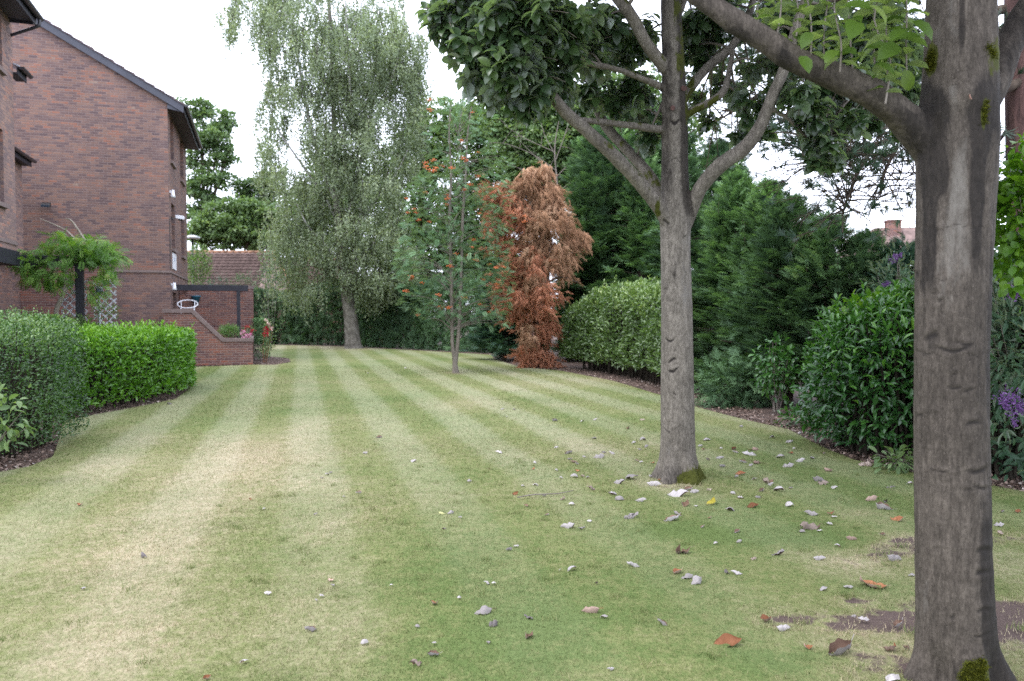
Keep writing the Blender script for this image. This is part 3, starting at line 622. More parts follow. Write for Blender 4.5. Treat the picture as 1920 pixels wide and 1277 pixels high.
mb = MB().prism([(RX, top(RX) - .02), (-12, top(-12) - .02), (-12, top(-12) + .03), (RX, top(RX) + .03)], 'y', -.17, LEN + .25); mb.build('roof', M['rooftile'], bld)
zb_ = lambda x: EV - .12 + SL * (.5 - x)
MB().prism([(.47, zb_(.47) - .25), (RX, zb_(RX) - .25), (RX, zb_(RX) - .025), (.47, zb_(.47) - .025)], 'y', -.12, -.075).build('bargeboard', M['fascia'], bld)
MB().prism([(.46, zb_(.46) - .23), (0.003, EV - .24), (0.003, EV - .12), (.46, zb_(.46) - .03)], 'y', -.07, -.02).build('eaves_box_end', M['fascia'], bld)
MB().box(.004, .44, -.018, LEN + .2, EV - .2, EV - .17).build('soffit', M['soffit'], bld)
MB().box(.44, .465, -.07, LEN + .22, EV - .28, EV - .08).build('fascia', M['dark_wood'], bld)
def gutter(x, y0, y1, z, name='gutter', r=.062):
    pr = [(x + r + r * math.cos(a), z + r * math.sin(a)) for a in np.linspace(math.pi, 2 * math.pi, 9)]
    pr += [(x + r + (r - .008) * math.cos(a), z + (r - .008) * math.sin(a)) for a in np.linspace(2 * math.pi, math.pi, 9)]
    mb = MB().prism(pr, 'y', y0, y1)
    cp = [(x + r + r * math.cos(a), z + r * math.sin(a)) for a in np.linspace(math.pi, 2 * math.pi, 9)]
    mb.prism(cp, 'y', y0 - .006, y0 - .001).prism(cp, 'y', y1 + .001, y1 + .006); return mb.build(name, M['gutter'], bld)
gutter(.466, -.1, LEN + .25, EV - .1)
# windows of the end block's long face
for k, (y0, y1, z0, z1) in enumerate(wins):
    white = k == 5
    f = MB(); x = -.20; t_ = .06
    f.box(x - .05, x, y0, y0 + t_, z0, z1).box(x - .05, x, y1 - t_, y1, z0, z1).box(x - .05, x, y0 + t_, y1 - t_, z0, z0 + t_).box(x - .05, x, y0 + t_, y1 - t_, z1 - t_, z1)
    f.box(x - .045, x - .004, (y0 + y1) / 2 - .03, (y0 + y1) / 2 + .03, z0 + t_, z1 - t_)
    fo = f.build('window', M['white_paint'] if white else M['frame_brown'], bld)
    MB().box(x - .035, x - .025, y0 + t_ / 2, y1 - t_ / 2, z0 + t_ / 2, z1 - t_ / 2).build('pane', M['glass'], fo)
    if k < 4: MB().prism([(-.2, z0 - .12), (.075, z0 - .12), (.075, z0 - .03), (-.2, z0 + .035)], 'y', y0 - .04, y1 + .04).build('sill', M['coping'], fo)
for y0, y1, z0, z1, xx in ((-8.5, -6.93, 6.80, 8.02, WX), (-8.5, -7.0, 3.96, 5.5, WX), (-9.0, -7.15, .3, 2.6, -3.0)):
    f = MB(); x = xx - (.17 if xx == WX else .06); t_ = .07
    f.box(x - .05, x, y0, y0 + t_, z0, z1).box(x - .05, x, y1 - t_, y1, z0, z1).box(x - .05, x, y0 + t_, y1 - t_, z0, z0 + t_).box(x - .05, x, y0 + t_, y1 - t_, z1 - t_, z1)
    fo = f.build('window', M['white_paint'] if xx != WX else M['frame_brown'], bld)
    MB().box(x - .035, x - .025, y0 + t_ / 2, y1 - t_ / 2, z0 + t_ / 2, z1 - t_ / 2).build('pane', M['glass'], fo)
    if xx == WX: MB().prism([(xx - .2, z0 - .12), (xx + .08, z0 - .12), (xx + .08, z0 - .03), (xx - .2, z0 + .035)], 'y', y0 - .05, y1 + .05).build('sill', M['coping'], fo)
# near wing eaves
tiled_roof(-15, -6.35, -1.98, -7, 8.16, SL, 'wing_roof')
MB().box(WX - .5, -2.03, -15, -6.36, 8.06, 8.09).build('soffit', M['soffit'], bld)
MB().box(-2.03, -2.0, -15, -6.33, 7.98, 8.18).build('fascia', M['dark_wood'], bld)
MB().prism([(-2.06, 8.0), (WX - .3, 8.0), (WX - .3, 8.55), (-2.06, 8.16)], 'y', -6.355, -6.33).build('eaves_box_end', M['dark_wood'], bld)
gutter(-1.998, -15, -6.30, 8.16, 'gutter', .07)
MB().tube([(-1.93, -6.42, 8.12), (-1.93, -6.42, 8.0), (-2.0, -6.41, 7.93), (-2.45, -6.3, 7.76), (-2.62, -6.14, 7.68), (-2.62, -6.12, 7.0), (-2.62, -6.12, 3.0)], .036, 8, 4).build('downpipe', M['gutter'], bld)
# two little lean-to canopies in the corner
for x, y0, y1, z, tm in ((-2.42, WE + .01, -5.45, 7.1, 'greytile'), (-3.37, WE + .01, -1.26, 5.86, 'rooftile')):
    c = MB()
    for k in range(4):
        xa = x + .02 - .2 * k; c.prism([(xa, z + .11 * k), (xa - .23, z + .127 + .11 * k - .02), (xa - .23, z + .127 + .11 * k), (xa, z + .03 + .11 * k)], 'y', y0, y1)
    c.build('canopy_roof', M[tm], bld)
    MB().box(x - .22, x - .03, y0, y1 - .05, z - .16, z - .13).box(x - .03, x - .005, y0, y1 - .03, z - .18, z - .005).build('canopy_fascia', M['dark_wood'], bld)
    gutter(x - .004, y0, y1 + .02, z - .0)
# dark beam under the jetty
MB().box(-3.0 + .003, WX + .1, -15, -6.36, 2.66, 2.97).build('jetty_beam', M['dark_wood'], bld)
# black cable down the corner
MB().box(.004, .02, .05, .07, 2.93, 4.55).build('cable', M['black_metal'], bld)

# ------------------------------------------------------------------ garden walls
scr = empty('garden_wall', B(-2.6, -.45), TH); tag(scr, 'short tall brick screen wall in front of the gable, behind the trellis', 'wall')
MB().box(-1.35, 1.02, -.12, .12, 0, 2.96).build('wall', M['brick_garden'], scr)
MB().box(-1.38, 1.05, -.15, .15, 2.965, 3.05).build('coping', M['coping'], scr)
rw = empty('garden_wall', B(0, -.4), TH); tag(rw, 'low brick garden wall with a ramped coping beside the lawn', 'wall')
prof = [(-.15, 0), (2.41, 0), (2.41, .72), (1.52, .72), (.64, 1.62), (-.15, 1.62)]
MB().prism(prof, 'y', -.1, .12).box(2.19, 2.41, .123, 3.0, 0, .72).build('wall', M['brick_garden'], rw)
cp = MB(); cp.box(1.53, 2.43, -.13, .15, .725, .83); cp.box(2.17, 2.43, .153, 2.9, .725, .83)
cp.prism([(1.52, .725), (1.62, .79), (1.56, .83), (.70, 1.715), (.60, 1.745), (.58, 1.64), (.64, 1.625)], 'y', -.132, .152); cp.box(-.17, .598, -.13, .15, 1.625, 1.745)
cp.build('coping', M['coping'], rw)
bw = empty('garden_wall', B(1.2, 2.8), TH); tag(bw, 'taller brick back wall of the raised terrace with brick on edge top', 'wall')
MB().box(-1.18, 1.22, -.11, .11, 0, 2.46).build('wall', M['brick_garden'], bw)
MB().box(-1.18, 1.24, -.13, .13, 2.465, 2.58).build('coping', M['coping'], bw)
tr_ = MB().box(0.003, 2.18, -.27, 2.68, .0, .74).build('terrace', M['brick_garden']); tr_.location = B(0, 0); tr_.rotation_euler[2] = TH; tag(tr_, kind='structure')
pg = empty('pergola', B(0, .7), TH); tag(pg, 'black timber pergola beam on a post over the terrace', 'pergola')
MB().box(.03, 2.28, -.05, .05, 2.33, 2.52).build('beam', M['dark_wood'], pg, .008)
MB().box(1.92, 2.03, -.05, .05, .742, 2.327).build('post', M['dark_wood'], pg, .006)
for x in (.25, 1.98): MB().bar((x, .06, 2.44), (x, 1.98, 2.44), .06, .12).build('rafter', M['dark_wood'], pg)

# fixtures on the brick block
def fix(name, label, cat, x, y, z, rz=0): return tag(empty(name, B(x, y, z), TH + rz), label, cat)
o = fix('floodlight', 'small black floodlight fixed to the gable wall above the wisteria', 'floodlight', -3.3, 0, 4.78)
MB().box(-.02, .02, -.1, -.002, -.02, .02).bar((0, -.1, 0), (0, -.16, .02), .05, .05).build('bracket', M['black_metal'], o)
MB().prism([(-.1, .09), (-.26, .02), (-.29, -.07), (-.14, -.05)], 'x', -.12, .12).build('lamp_head', M['black_metal'], o, .01)
MB().box(-.1, .1, -.305, -.28, -.065, .0).build('lens', M['glass'], o)
o = fix('security_camera', 'white security camera on a bracket between two first floor windows', 'camera', 0, .62, 4.6)
MB().box(.003, .03, -.05, .05, -.06, .06).bar((.03, 0, 0), (.14, .06, .04), .03, .03).build('bracket', M['black_metal'], o)
MB().prism([(.12, .02), (.36, -.02), (.40, .03), (.36, .10), (.12, .12)], 'y', 0, .11).build('housing', M['white_paint'], o, .01)
MB().lathe([(0, -.02), (.05, -.02), (.05, .03), (0, .03)], (.25, .055, -.03)).build('lens', M['black_metal'], o)
for z, lb in ((5.33, 'white downlighter on the brick corner above the security camera'), (2.45, 'white downlighter on the brick corner just above the ramped garden wall')):
    o = fix('wall_lamp', lb, 'wall lamp', 0, .28, z)
    MB().box(.003, .04, -.03, .03, .03, .10).build('bracket', M['white_paint'], o)
    MB().lathe([(0, .12), (.045, .12), (.06, -.04), (.085, -.11), (.075, -.11), (.0, .08)], (.09, 0, 0)).build('lamp_shade', M['white_paint'], o)
    o['group'] = 'white wall lamps'
o = fix('notice_plate', 'white rectangular plate on the brick wall under the first window', 'sign', 0, .72, 3.02)
MB().box(.003, .025, 0, 1.1, 0, .52).build('plate', M['white_paint'], o, .004)
MB().box(.026, .029, .34, .62, .27, .38).build('emblem', plain('faded_blue_print', (.38,.42,.55), .6), o)
o = tag(empty('flower_pot', B(.55, 2.55, 2.08), TH), 'blue hanging pot on the terrace back wall', 'pot')
MB().lathe([(0, -.13), (.08, -.13), (.15, .1), (.165, .1), (.165, .13), (.14, .13), (.0, .08)], (0, 0, 0)).build('pot', M['blue_plastic'], o)
MB().box(-.01, .01, .02, .14, .1, .16).build('hook', M['black_metal'], o)
o = tag(empty('garden_chair', B(.45, .55, .744), TH), 'white metal garden chair with a round backrest on the terrace', 'chair')
def ring(mb, c, rx, rz_, r, n=20, ax='xz'):
    pts = [(c[0] + rx * math.cos(a), c[1], c[2] + rz_ * math.sin(a)) if ax == 'xz' else (c[0] + rx * math.cos(a), c[1] + rz_ * math.sin(a), c[2]) for a in np.linspace(0, 2 * math.pi, n + 1)]
    return mb.tube(pts, r, 6, 1, False)
mb = MB(); mb.tube([(.3 * math.cos(a), .2 * math.sin(a), 1.16 + .13 * math.sin(a)) for a in np.linspace(0, 2 * math.pi, 23)], .017, 6, 1, False); mb.build('backrest', M['white_paint'], o)
mb = MB(); ring(mb, (0, 0, .45), .24, .24, .014, 22, 'xy')
for k in range(7): x = -.2 + .4 * k / 6; mb.bar((x, -math.sqrt(.24**2 - x*x), .45), (x, math.sqrt(.24**2 - x*x), .45), .02, .01)
mb.build('seat', M['white_paint'], o)
for a in (45, 135, 225, 315): MB().tube([(.29 * math.cos(R(a)), .19 * math.sin(R(a)), 1.16 + .12 * math.sin(R(a))), (.23 * math.cos(R(a)), .23 * math.sin(R(a)), .45), (.25 * math.cos(R(a)), .25 * math.sin(R(a)), 0)], .013, 6, 2).build('leg', M['white_paint'], o)

# pergola with the wisteria, and the trellis
pp_ = P(150, 560, 18.6); px0 = float(pp_[0]); py0 = 18.6
wp = empty('pergola', (px0, py0, 0), TH); tag(wp, 'black pergola post and beam end under the wisteria', 'pergola')
MB().box(-.085, .085, -.085, .085, 0, 2.72).build('post', M['dark_wood'], wp, .01)
MB().box(-2.6, .5, -.07, .07, 2.723, 2.96).build('beam', M['dark_wood'], wp, .01)
MB().box(-.07, .07, -.04, 3.6, 2.963, 3.1).build('rafter', M['dark_wood'], wp, .01)
tl = empty('trellis', (px0, py0 + .35, 0), TH); tag(tl, 'off-white diamond lattice trellis behind the pergola post', 'trellis')
for x0, x1 in ((-.58, -.02), (.12, .62)):
    m1 = MB(); zt, z0_ = 2.42, .9; sp = .19
    c = x0 - (zt - z0_)
    while c < x1:
        for s in (1, -1):
            a0 = max(x0, c); b0 = min(x1, c + zt - z0_)
            if b0 - a0 > .05:
                za, zb2 = z0_ + a0 - c, z0_ + b0 - c
                if s < 0: a0, b0 = x0 + x1 - a0, x0 + x1 - b0
                zcut = 2.42 - .3 * abs((a0 + b0) / 2) 
                m1.bar((a0, .012 * s, za), (b0, .012 * s, min(zb2, zt)), .012, .034, (0, 0, 1))
        c += sp
    m1.build('lattice_panel', M['trellis'], tl)
lt = empty('garden_lantern', P(186, 545, 19.0) * (1, 1, 0)); tag(lt, 'small dark lantern on a post right of the trellis', 'lantern')
zl = float(P(186, 545, 19.0)[2])
MB().tube([(0, 0, 0), (0, 0, zl - .08)], .025, 8, 1).build('post', M['galv'], lt)
MB().lathe([(0, -.09), (.05, -.08), (.09, 0), (.07, .05), (.0, .05)], (0, 0, zl)).build('lamp_shade', plain('grey_blue_glass', (.12,.16,.2), .2, .6), lt)
MB().lathe([(0, .05), (.1, .05), (.08, .085), (0, .11)], (0, 0, zl)).build('cap', M['galv'], lt)

# ------------------------------------------------------------------ roofs beyond the far hedge
def pantile(mb, o, ux, uy, nu, nv, L, H, cols, rows):
    """wavy tiled slope: o + s*ux*L + t*uy*H, normal n"""
    nrm = unit(np.cross(ux, uy)); nu_ = cols * 6
    b = len(mb.v); 
    for r in range(rows):
        for e in (0, 1):
            t = (r + e * 1.06) / rows * H; lift = .05 if e == 0 else .0
            for i in range(nu_ + 1):
                s = i / nu_ * L; wv = .028 * math.sin(2 * math.pi * i / 6) + lift
                mb.v.append(tuple(o + ux * s + uy * t + nrm * wv))
    w_ = nu_ + 1
    for r in range(rows):
        a0 = b + 2 * r * w_
        for i in range(nu_): mb.f.append([a0 + i, a0 + i + 1, a0 + w_ + i + 1, a0 + w_ + i]); mb.sm.append(True)
    for r in range(rows - 1):
        a0 = b + (2 * r + 1) * w_; c0 = b + (2 * r + 2) * w_
        for i in range(nu_): mb.f.append([a0 + i, a0 + i + 1, c0 + i + 1, c0 + i]); mb.sm.append(False)
def bungalow(u0, u1, v_ridge, v_eave, Y, label, hip, rot, bays):
    a = P(u0, v_ridge, Y); b = P(u1, v_ridge, Y); zr = float(a[2]); Ln = float(b[0] - a[0]); ze = float(P(u0, v_eave, Y - 2.5)[2]); ze = max(ze, 2.4)
    o = empty('bungalow', (a[0], Y, 0), rot); tag(o, label, 'bungalow', 'bungalows beyond the far hedge')
    run = 3.6; Hs = math.hypot(run, zr - ze); uy = unit(np.array((0, run, zr - ze)))
    mb = MB(); pantile(mb, np.array((-.2, -run, ze)), np.array((1.0, 0, 0)), uy, 0, 0, Ln + .2, Hs, int((Ln + .2) / .3), int(Hs / .32))
    if hip: mb.add([(Ln, -run, ze), (Ln + 2.2, -run, ze), (Ln, 0, zr)], [(0, 1, 2)])
    mb.add([(-.2, run, ze), (Ln, run, ze), (Ln, 0, zr - .02), (-.2, 0, zr - .02)], [(0, 1, 2, 3)])
    if hip: mb.add([(Ln + 2.2, -run, ze), (Ln + 2.2, run, ze), (Ln, 0, zr)], [(0, 1, 2)]).add([(Ln, run, ze), (Ln + 2.2, run, ze), (Ln, 0, zr)], [(0, 1, 2)])
    ro = mb.build('roof', M['terracotta_tile'], o, recalc=False)
    rm = MB(); k = 0.0
    while k < Ln: rm.tube([(k - .2, 0, zr - .0), (k + .22, 0, zr + .012)], .11, 10, 1); k += .4
    if hip:
        for q in range(10):
            f0, f1 = q / 10, (q + 1.05) / 10; rm.tube([(Ln + 2.2 * f0, -run * f0, zr - (zr - ze) * f0 + .02), (Ln + 2.2 * f1, -run * f1, zr - (zr - ze) * f1 + .04)], .11, 8, 1)
    rm.build('ridge_tiles', M['ridge_tile'], ro)
    wl = MB(); holed_wall(wl, (0, -run + .45, 0), (1, 0), (0, -1), Ln + (1.7 if hip else 0), ze, [(.8, 2.2, .9, 2.0)], .1); wl.box(0, Ln + (1.7 if hip else 0), -run + .66, run - .45, 0, ze - .05); wl.build('wall', M['brick_garden'], o)
    fr = MB().box(.8, 2.2, -run + .56, -run + .6, .9, 2.0).build('window', M['white_paint'], o); MB().box(.9, 2.1, -run + .54, -run + .557, 1.0, 1.9).build('pane', M['glass'], fr)
bungalow(345, 510, 473, 548, 47, 'tiled bungalow roof with a mossy ridge above the terrace wall', True, R(2), 0)
bungalow(548, 660, 487, 545, 49, 'tiled roof glimpsed behind the weeping birch trunk', False, R(-3), 0)
bungalow(690, 790, 522, 565, 46, 'low reddish tiled roof between the birch and the rowan', False, R(-2), 0)
# distant house on the right
hb = P(1668, 470, 46); hx = float(hb[0])
ho = empty('brick_house', (hx, 46, 0), R(-8)); tag(ho, 'distant brick house with chimney seen past the big trunk', 'house')
MB().box(-3.0, 4, -.0, 7, 0, 4.4).build('wall', M['render_wall'], ho)
ez, rz_ = 4.35, 7.0
rf = MB().add([(-3.4, -.5, ez), (4.4, -.5, ez), (4.4, 3.5, rz_), (0.2, 3.5, rz_)], [(0, 1, 2, 3)]).add([(-3.4, -.5, ez), (.2, 3.5, rz_), (-3.4, 7.5, ez)], [(0, 1, 2)]).add([(-3.4, 7.5, ez), (.2, 3.5, rz_), (4.4, 3.5, rz_), (4.4, 7.5, ez)], [(0, 1, 2, 3)]).build('roof', M['terracotta_tile'], ho)
MB().box(.75, 1.5, 2.6, 3.4, 5.8, 7.3).box(.7, 1.55, 2.55, 3.45, 7.3, 7.4).build('chimney', M['brick_garden'], rf)
MB().tube([(-3.3, -.55, ez), (4.3, -.55, ez)], .07, 8, 1).build('gutter', M['white_paint'], ho)
fr = MB().box(-2.2, -1.0, -.06, -.003, 2.6, 3.8).build('window', M['white_paint'], ho); MB().box(-2.1, -1.1, -.075, -.062, 2.7, 3.7).build('pane', M['glass'], fr)
# street lamp
sp = P(361, 470, 40); so2 = empty('street_lamp', (sp[0], 40, 0)); tag(so2, 'dark lamp post with a flat white head behind the block', 'street lamp')
zt = float(P(361, 447, 40)[2])
MB().tube([(0, 0, 0), (0, 0, 1.2), (0, 0, zt)], [.09, .06, .05], 10, 1).build('post', M['black_metal'], so2)
MB().lathe([(0, -.02), (.14, -.02), (.36, .0), (.38, .07), (.1, .16), (0, .17)], (0, 0, zt)).build('lamp_head', M['white_paint'], so2)
# ------------------------------------------------------------------ trees: helpers
def proj(p):
    p = np.asarray(p, float) - np.array((0, 0, EYE)); c, s = math.cos(PITCH), math.sin(PITCH)
    y = p[:, 1] * c - p[:, 2] * s; z = p[:, 1] * s + p[:, 2] * c
    y = np.maximum(y, .05); return 960 + F * p[:, 0] / y, 638.5 - F * z / y
def mverts(me):
    a = np.empty(len(me.vertices) * 3, np.float32); me.vertices.foreach_get('co', a); return a.reshape(-1, 3).astype(float)
def mnorms(me):
    a = np.empty(len(me.vertices) * 3, np.float32); me.vertices.foreach_get('normal', a); return a.reshape(-1, 3).astype(float)
def wood(tubes, voxel, smooth=4):
    """tubes [(pts, radii, seg, sub)] fused into one continuous skin"""
    mb = MB()
    for pts, rad, seg, sub in tubes: mb.tube(pts, rad, seg, sub)
    me = bpy.data.meshes.new('wood'); me.from_pydata(mb.v, [], mb.f); o = bpy.data.objects.new('wood', me); S.collection.objects.link(o)
    md = o.modifiers.new('r', 'REMESH'); md.mode = 'VOXEL'; md.voxel_size = voxel; md.use_smooth_shade = True
    sm = o.modifiers.new('s', 'SMOOTH'); sm.factor = .5; sm.iterations = smooth
    dg = bpy.context.evaluated_depsgraph_get(); me2 = bpy.data.meshes.new_from_object(o.evaluated_get(dg))
    bpy.data.objects.remove(o); bpy.data.meshes.remove(me); return me2
def setattr_(me, **kw):
    for k, a in kw.items():
        at = me.attributes.new(k, 'FLOAT', 'POINT'); at.data.foreach_set('value', np.ascontiguousarray(a, dtype=np.float32))
def setverts(me, V): me.vertices.foreach_set('co', np.ascontiguousarray(V, np.float32).ravel()); me.update()

def clump_leaves(cs, rs, per, L, droop=.5, tips=None, shell=.55, k=7):
    """leaf rosettes on twig tips spread through balls; returns pos, dir, normal, length, rnd"""
    out = []
    for c, r, n in zip(cs, rs, per):
        m = max(3, int(n / k)); d = rdir(m); rad = r * (shell + (1 - shell) * rng.random(m)) ** 1.0 * rng.uniform(.5, 1.08, m)
        tp = np.asarray(c) + d * rad[:, None] * np.array((1, 1, .85)); td = unit(d * .8 + np.array((0, 0, .7)) + .3 * rng.normal(size=(m, 3)))
        tp = np.repeat(tp, k, 0); tdk = np.repeat(td, k, 0); a = np.tile(np.arange(k) * 2.4, m) + np.repeat(rng.uniform(0, 6.3, m), k)
        e1 = unit(np.cross(tdk, np.array((.31, .57, .76)))); e2 = np.cross(tdk, e1); rad_ = np.cos(a)[:, None] * e1 + np.sin(a)[:, None] * e2
        dr = unit(tdk * rng.uniform(.0, .9, (m * k, 1)) + rad_ + np.array((0, 0, -droop)) * rng.uniform(.4, 1.5, (m * k, 1)))
        nr = unit(tdk * .8 + np.array((0, 0, .7)) + .35 * rng.normal(size=(m * k, 3)) - dr * .2)
        pos = tp - tdk * np.tile(np.linspace(0, .07, k), m)[:, None]
        cl = rng.random(); rn = .25 * cl + .5 * rng.random(m * k) + .25 * np.repeat(rng.random(m), k)
        out.append((pos, dr, nr, L * rng.uniform(.7, 1.2, m * k), rn))
    return [np.concatenate(x) for x in zip(*out)]

# ------------------------------------------------------------------ the middle whitebeam on the lawn
mt0 = G(1272, 898); MY = float(mt0[1])
mtree = empty('whitebeam_tree', (0, 0, 0)); tag(mtree, 'grey trunked tree standing on the lawn right of centre with fallen leaves round it', 'tree', None)
def Q(pts, Y=MY):
    return [P(p[0], p[1], p[2] if len(p) > 2 else Y) for p in pts]
def W(ws, Y=MY): return [px(x, Y) / 2 for x in ws]
mtrunk = Q([(1272, 925), (1272, 897), (1272, 872), (1271, 830), (1270, 740), (1269, 600), (1267, 480), (1266, 400), (1265, 320), (1265, 210), (1262, 110), (1258, 10), (1256, -130), (1250, -300), (1252, -480)])
mtw = W([110, 88, 73, 65, 62, 58.5, 55.5, 57, 50, 47, 41, 37, 31, 22, 10])
mlimbs = [
    (Q([(1262, 450), (1246, 405, 7.45), (1205, 350, 7.3), (1155, 296, 7.1), (1100, 245, 6.95), (1060, 210, 6.85), (1025, 165, 6.75), (1000, 120, 6.65), (985, 70, 6.6), (985, 0, 6.55)]), W([30, 30, 28, 27, 25, 23, 20, 17, 14, 10])),
    (Q([(1262, 420), (1244, 375, 7.7), (1215, 325, 7.9), (1170, 275, 8.05), (1135, 235, 8.15), (1115, 190, 8.2), (1104, 140, 8.25), (1098, 70, 8.3), (1110, -40, 8.3)]), W([26, 27, 25, 24, 22, 19, 15, 12, 8])),
    (Q([(1262, 245), (1225, 241, 7.45), (1180, 235, 7.3), (1140, 230, 7.15), (1100, 226, 7.0), (1075, 222, 6.9)]), W([16, 17, 14, 13, 12, 10])),
    (Q([(1262, 175), (1240, 163, 7.5), (1195, 144, 7.35), (1150, 128, 7.2), (1110, 120, 7.1), (1070, 100, 7.0), (1035, 75, 6.9), (1005, 45, 6.8), (960, 10, 6.7)]), W([14, 15, 12, 11, 12, 10, 8, 7, 5])),
    (Q([(1262, 150), (1243, 122, 7.45), (1212, 82, 7.35), (1190, 40, 7.3), (1165, 5, 7.2), (1110, -60, 7.1), (1050, -140, 7.0)]), W([26, 27, 24, 25, 24, 20, 14])),
    (Q([(1272, 450), (1292, 405, 7.5), (1312, 355, 7.4), (1348, 312, 7.3), (1395, 278, 7.25), (1425, 238, 7.2), (1448, 180, 7.15), (1470, 130, 7.1), (1490, 60, 7.0), (1530, -60, 6.9), (1560, -160, 6.8)]), W([28, 30, 29, 31, 29, 26, 23, 22, 19, 15, 9])),
    (Q([(1268, 215), (1290, 172, 7.65), (1325, 128, 7.8), (1370, 90, 7.9), (1395, 50, 8.0), (1412, 0, 8.1), (1430, -100, 8.2)]), W([18, 21, 20, 19, 18, 16, 10])),
    (Q([(1268, 240), (1292, 212, 7.5), (1330, 192, 7.45), (1356, 172, 7.45), (1366, 140, 7.6), (1374, 95, 7.85)]), W([15, 17, 16, 16, 13, 11])),
    (Q([(1450, 205, 7.15), (1480, 225, 7.2), (1505, 250, 7.3), (1530, 268, 7.4)]), W([9, 8, 7, 5])),
    (Q([(1262, 160), (1246, 185, 7.5), (1232, 215, 7.5), (1222, 238, 7.5)]), W([10, 8, 7, 6])),
    (Q([(1258, 60), (1275, 20, 7.7), (1300, -50, 7.8), (1330, -150, 7.9)]), W([14, 16, 13, 9])),
]
me = wood([(mtrunk, mtw, 20, 5)] + [(a, [x_ * .9 for x_ in b], 12, 5) for a, b in mlimbs], .0125, 3)
V = mverts(me); Nn = mnorms(me); u_, v_ = proj(V)
axx = np.interp(V[:, 2], [q[2] for q in mtrunk], [q[0] for q in mtrunk]); axy = MY
s_ = np.clip(((V[:, 0] - axx) * MY - (V[:, 1] - axy) * axx) / MY / np.interp(V[:, 2], [q[2] for q in mtrunk], mtw) / 1.0, -1.6, 1.6); front = (V[:, 1] < axy + .02)
ontr = np.hypot(V[:, 0] - axx, V[:, 1] - axy) < 1.25 * np.interp(V[:, 2], [q[2] for q in mtrunk], mtw)
def scars(lst, s, v, fr):
    sc = np.zeros(len(v)); dp = np.zeros(len(v))
    for cs, cv, ws, hv, a in lst:
        g = np.exp(-((s - cs) / ws) ** 4) * fr; x = (v - cv - 4 * np.sin((s - cs) * 7 + cv)) / hv
        sc += a * g * np.exp(-(x * 1.2) ** 2); dp += a * g * (np.exp(-((x + 1.3) / .9) ** 2) * 1.0 - np.exp(-(x * 1.3) ** 2) * .9)
    return np.clip(sc, 0, 1.2), dp
r2 = np.random.default_rng(5)
ms = [(-.45, 636, .35, 3.5, .8), (-.3, 676, .3, 4, .8), (-.25, 693, .25, 4, .8), (-.6, 805, .3, 3, .6), (.1, 802, .5, 2.2, .45), (-.7, 545, .2, 3, .6), (-.4, 560, .2, 3, .5), (-.1, 520, .2, 3, .5), (.2, 835, .5, 2, .4), (.3, 470, .3, 3, .5), (0, 300, .8, 3, .6), (.0, 228, .5, 5, .8), (-.6, 415, .3, 5, .7)]
ms += [(r2.uniform(-.9, .9), r2.uniform(150, 890), r2.uniform(.06, .22), r2.uniform(1.5, 3), r2.uniform(.25, .6)) for _ in range(70)]
sc, dp = scars(ms, s_, v_, front & ontr)
moss = np.where(ontr, 1.1 * np.exp(-((s_ - .75) / .55) ** 2) * sstep(850, 886, v_) + .8 * sstep(882, 900, v_) * (s_ > -.1), 0)
moss = np.maximum(moss, 1.1 * np.exp(-((u_ - 1233) / 7) ** 2 - ((v_ - 395) / 22) ** 2)); moss = np.maximum(moss, 1.1 * np.exp(-((u_ - 1296) / 11) ** 2 - ((v_ - 152) / 15) ** 2))
moss = np.maximum(moss, .75 * ((u_ > 1285) & (u_ < 1350) & (v_ > 165) & (v_ < 235) & (Nn[:, 2] < .3))); moss = np.maximum(moss, .62 * ((v_ < 150) & ontr & (s_ > .2)))
moss = np.maximum(moss, .42 * (~ontr) * (Nn[:, 2] > -.2) * (u_ < 1250))
stain = np.where(ontr, .62 * sstep(430, 330, v_) * (1 - .55 * np.exp(-((s_ - .1) / .35) ** 2)) + .55 * sstep(.3, .8, s_) * sstep(470, 380, v_), .25) + .55 * np.exp(-((s_ + .1) / .5) ** 2 - ((v_ - 505) / 40) ** 2) * ontr * (s_ < .2)
stain = stain + ontr * .55 * sstep(850, 890, v_) * (s_ < .3)
pale = np.where(ontr, .42 * sstep(.0, .5, s_) * sstep(400, 450, v_) * sstep(640, 560, v_) + .40 * np.exp(-((s_ + .5) / .25) ** 2) * sstep(720, 860, v_) * sstep(880, 850, v_) + .30 * np.exp(-((s_ - .2) / .2) ** 2) * (v_ > 180) * (v_ < 330), 0)
nz = fbm(V * np.array((14, 14, 4)), 12) - .5; nz2 = fbm(V * np.array((45, 45, 16)), 13) - .5
flare = ontr * sstep(840, 905, v_); ang = np.arctan2(V[:, 1] - MY, V[:, 0] - axx)
V2 = V + Nn * (.010 * nz + .004 * nz2 + .0075 * dp + flare * .05 * np.sin(ang * 5 + .6) + flare * .02 * nz2)[:, None]
moss = moss * (.25 + 1.35 * fbm(V * 11, 46, 3)); setverts(me, V2); setattr_(me, stain=stain, pale=pale, moss=moss, scar=sc)
mtk = link('trunk', me, mtree, M['bark_grey'])
def moss_tufts(me, V, Nn, moss, parent, n, size, seed):
    ix = np.nonzero(moss + 1.1 * (fbm(V * 16, 44, 3) - .5) > .72)[0]
    if len(ix) == 0: return
    ix = np.random.default_rng(seed).choice(ix, n); p = V[ix] + rng.normal(size=(n, 3)) * .006
    d = unit(Nn[ix] + .8 * rng.normal(size=(n, 3))); leaves('moss', M['f_moss'], parent, p, d, rdir(n), size * rng.uniform(.5, 1.3, n), size * .35, T_DIAMOND)
moss_tufts(me, V2, Nn, moss, mtk, 3000, .016, 3)
st = MB().tube(Q([(1262, 200, 7.55), (1261, 203, 7.35)]), [.035, .02], 12, 1).tube(Q([(1275, 165, 7.5), (1284, 166, 7.36)]), [.03, .022], 12, 1)
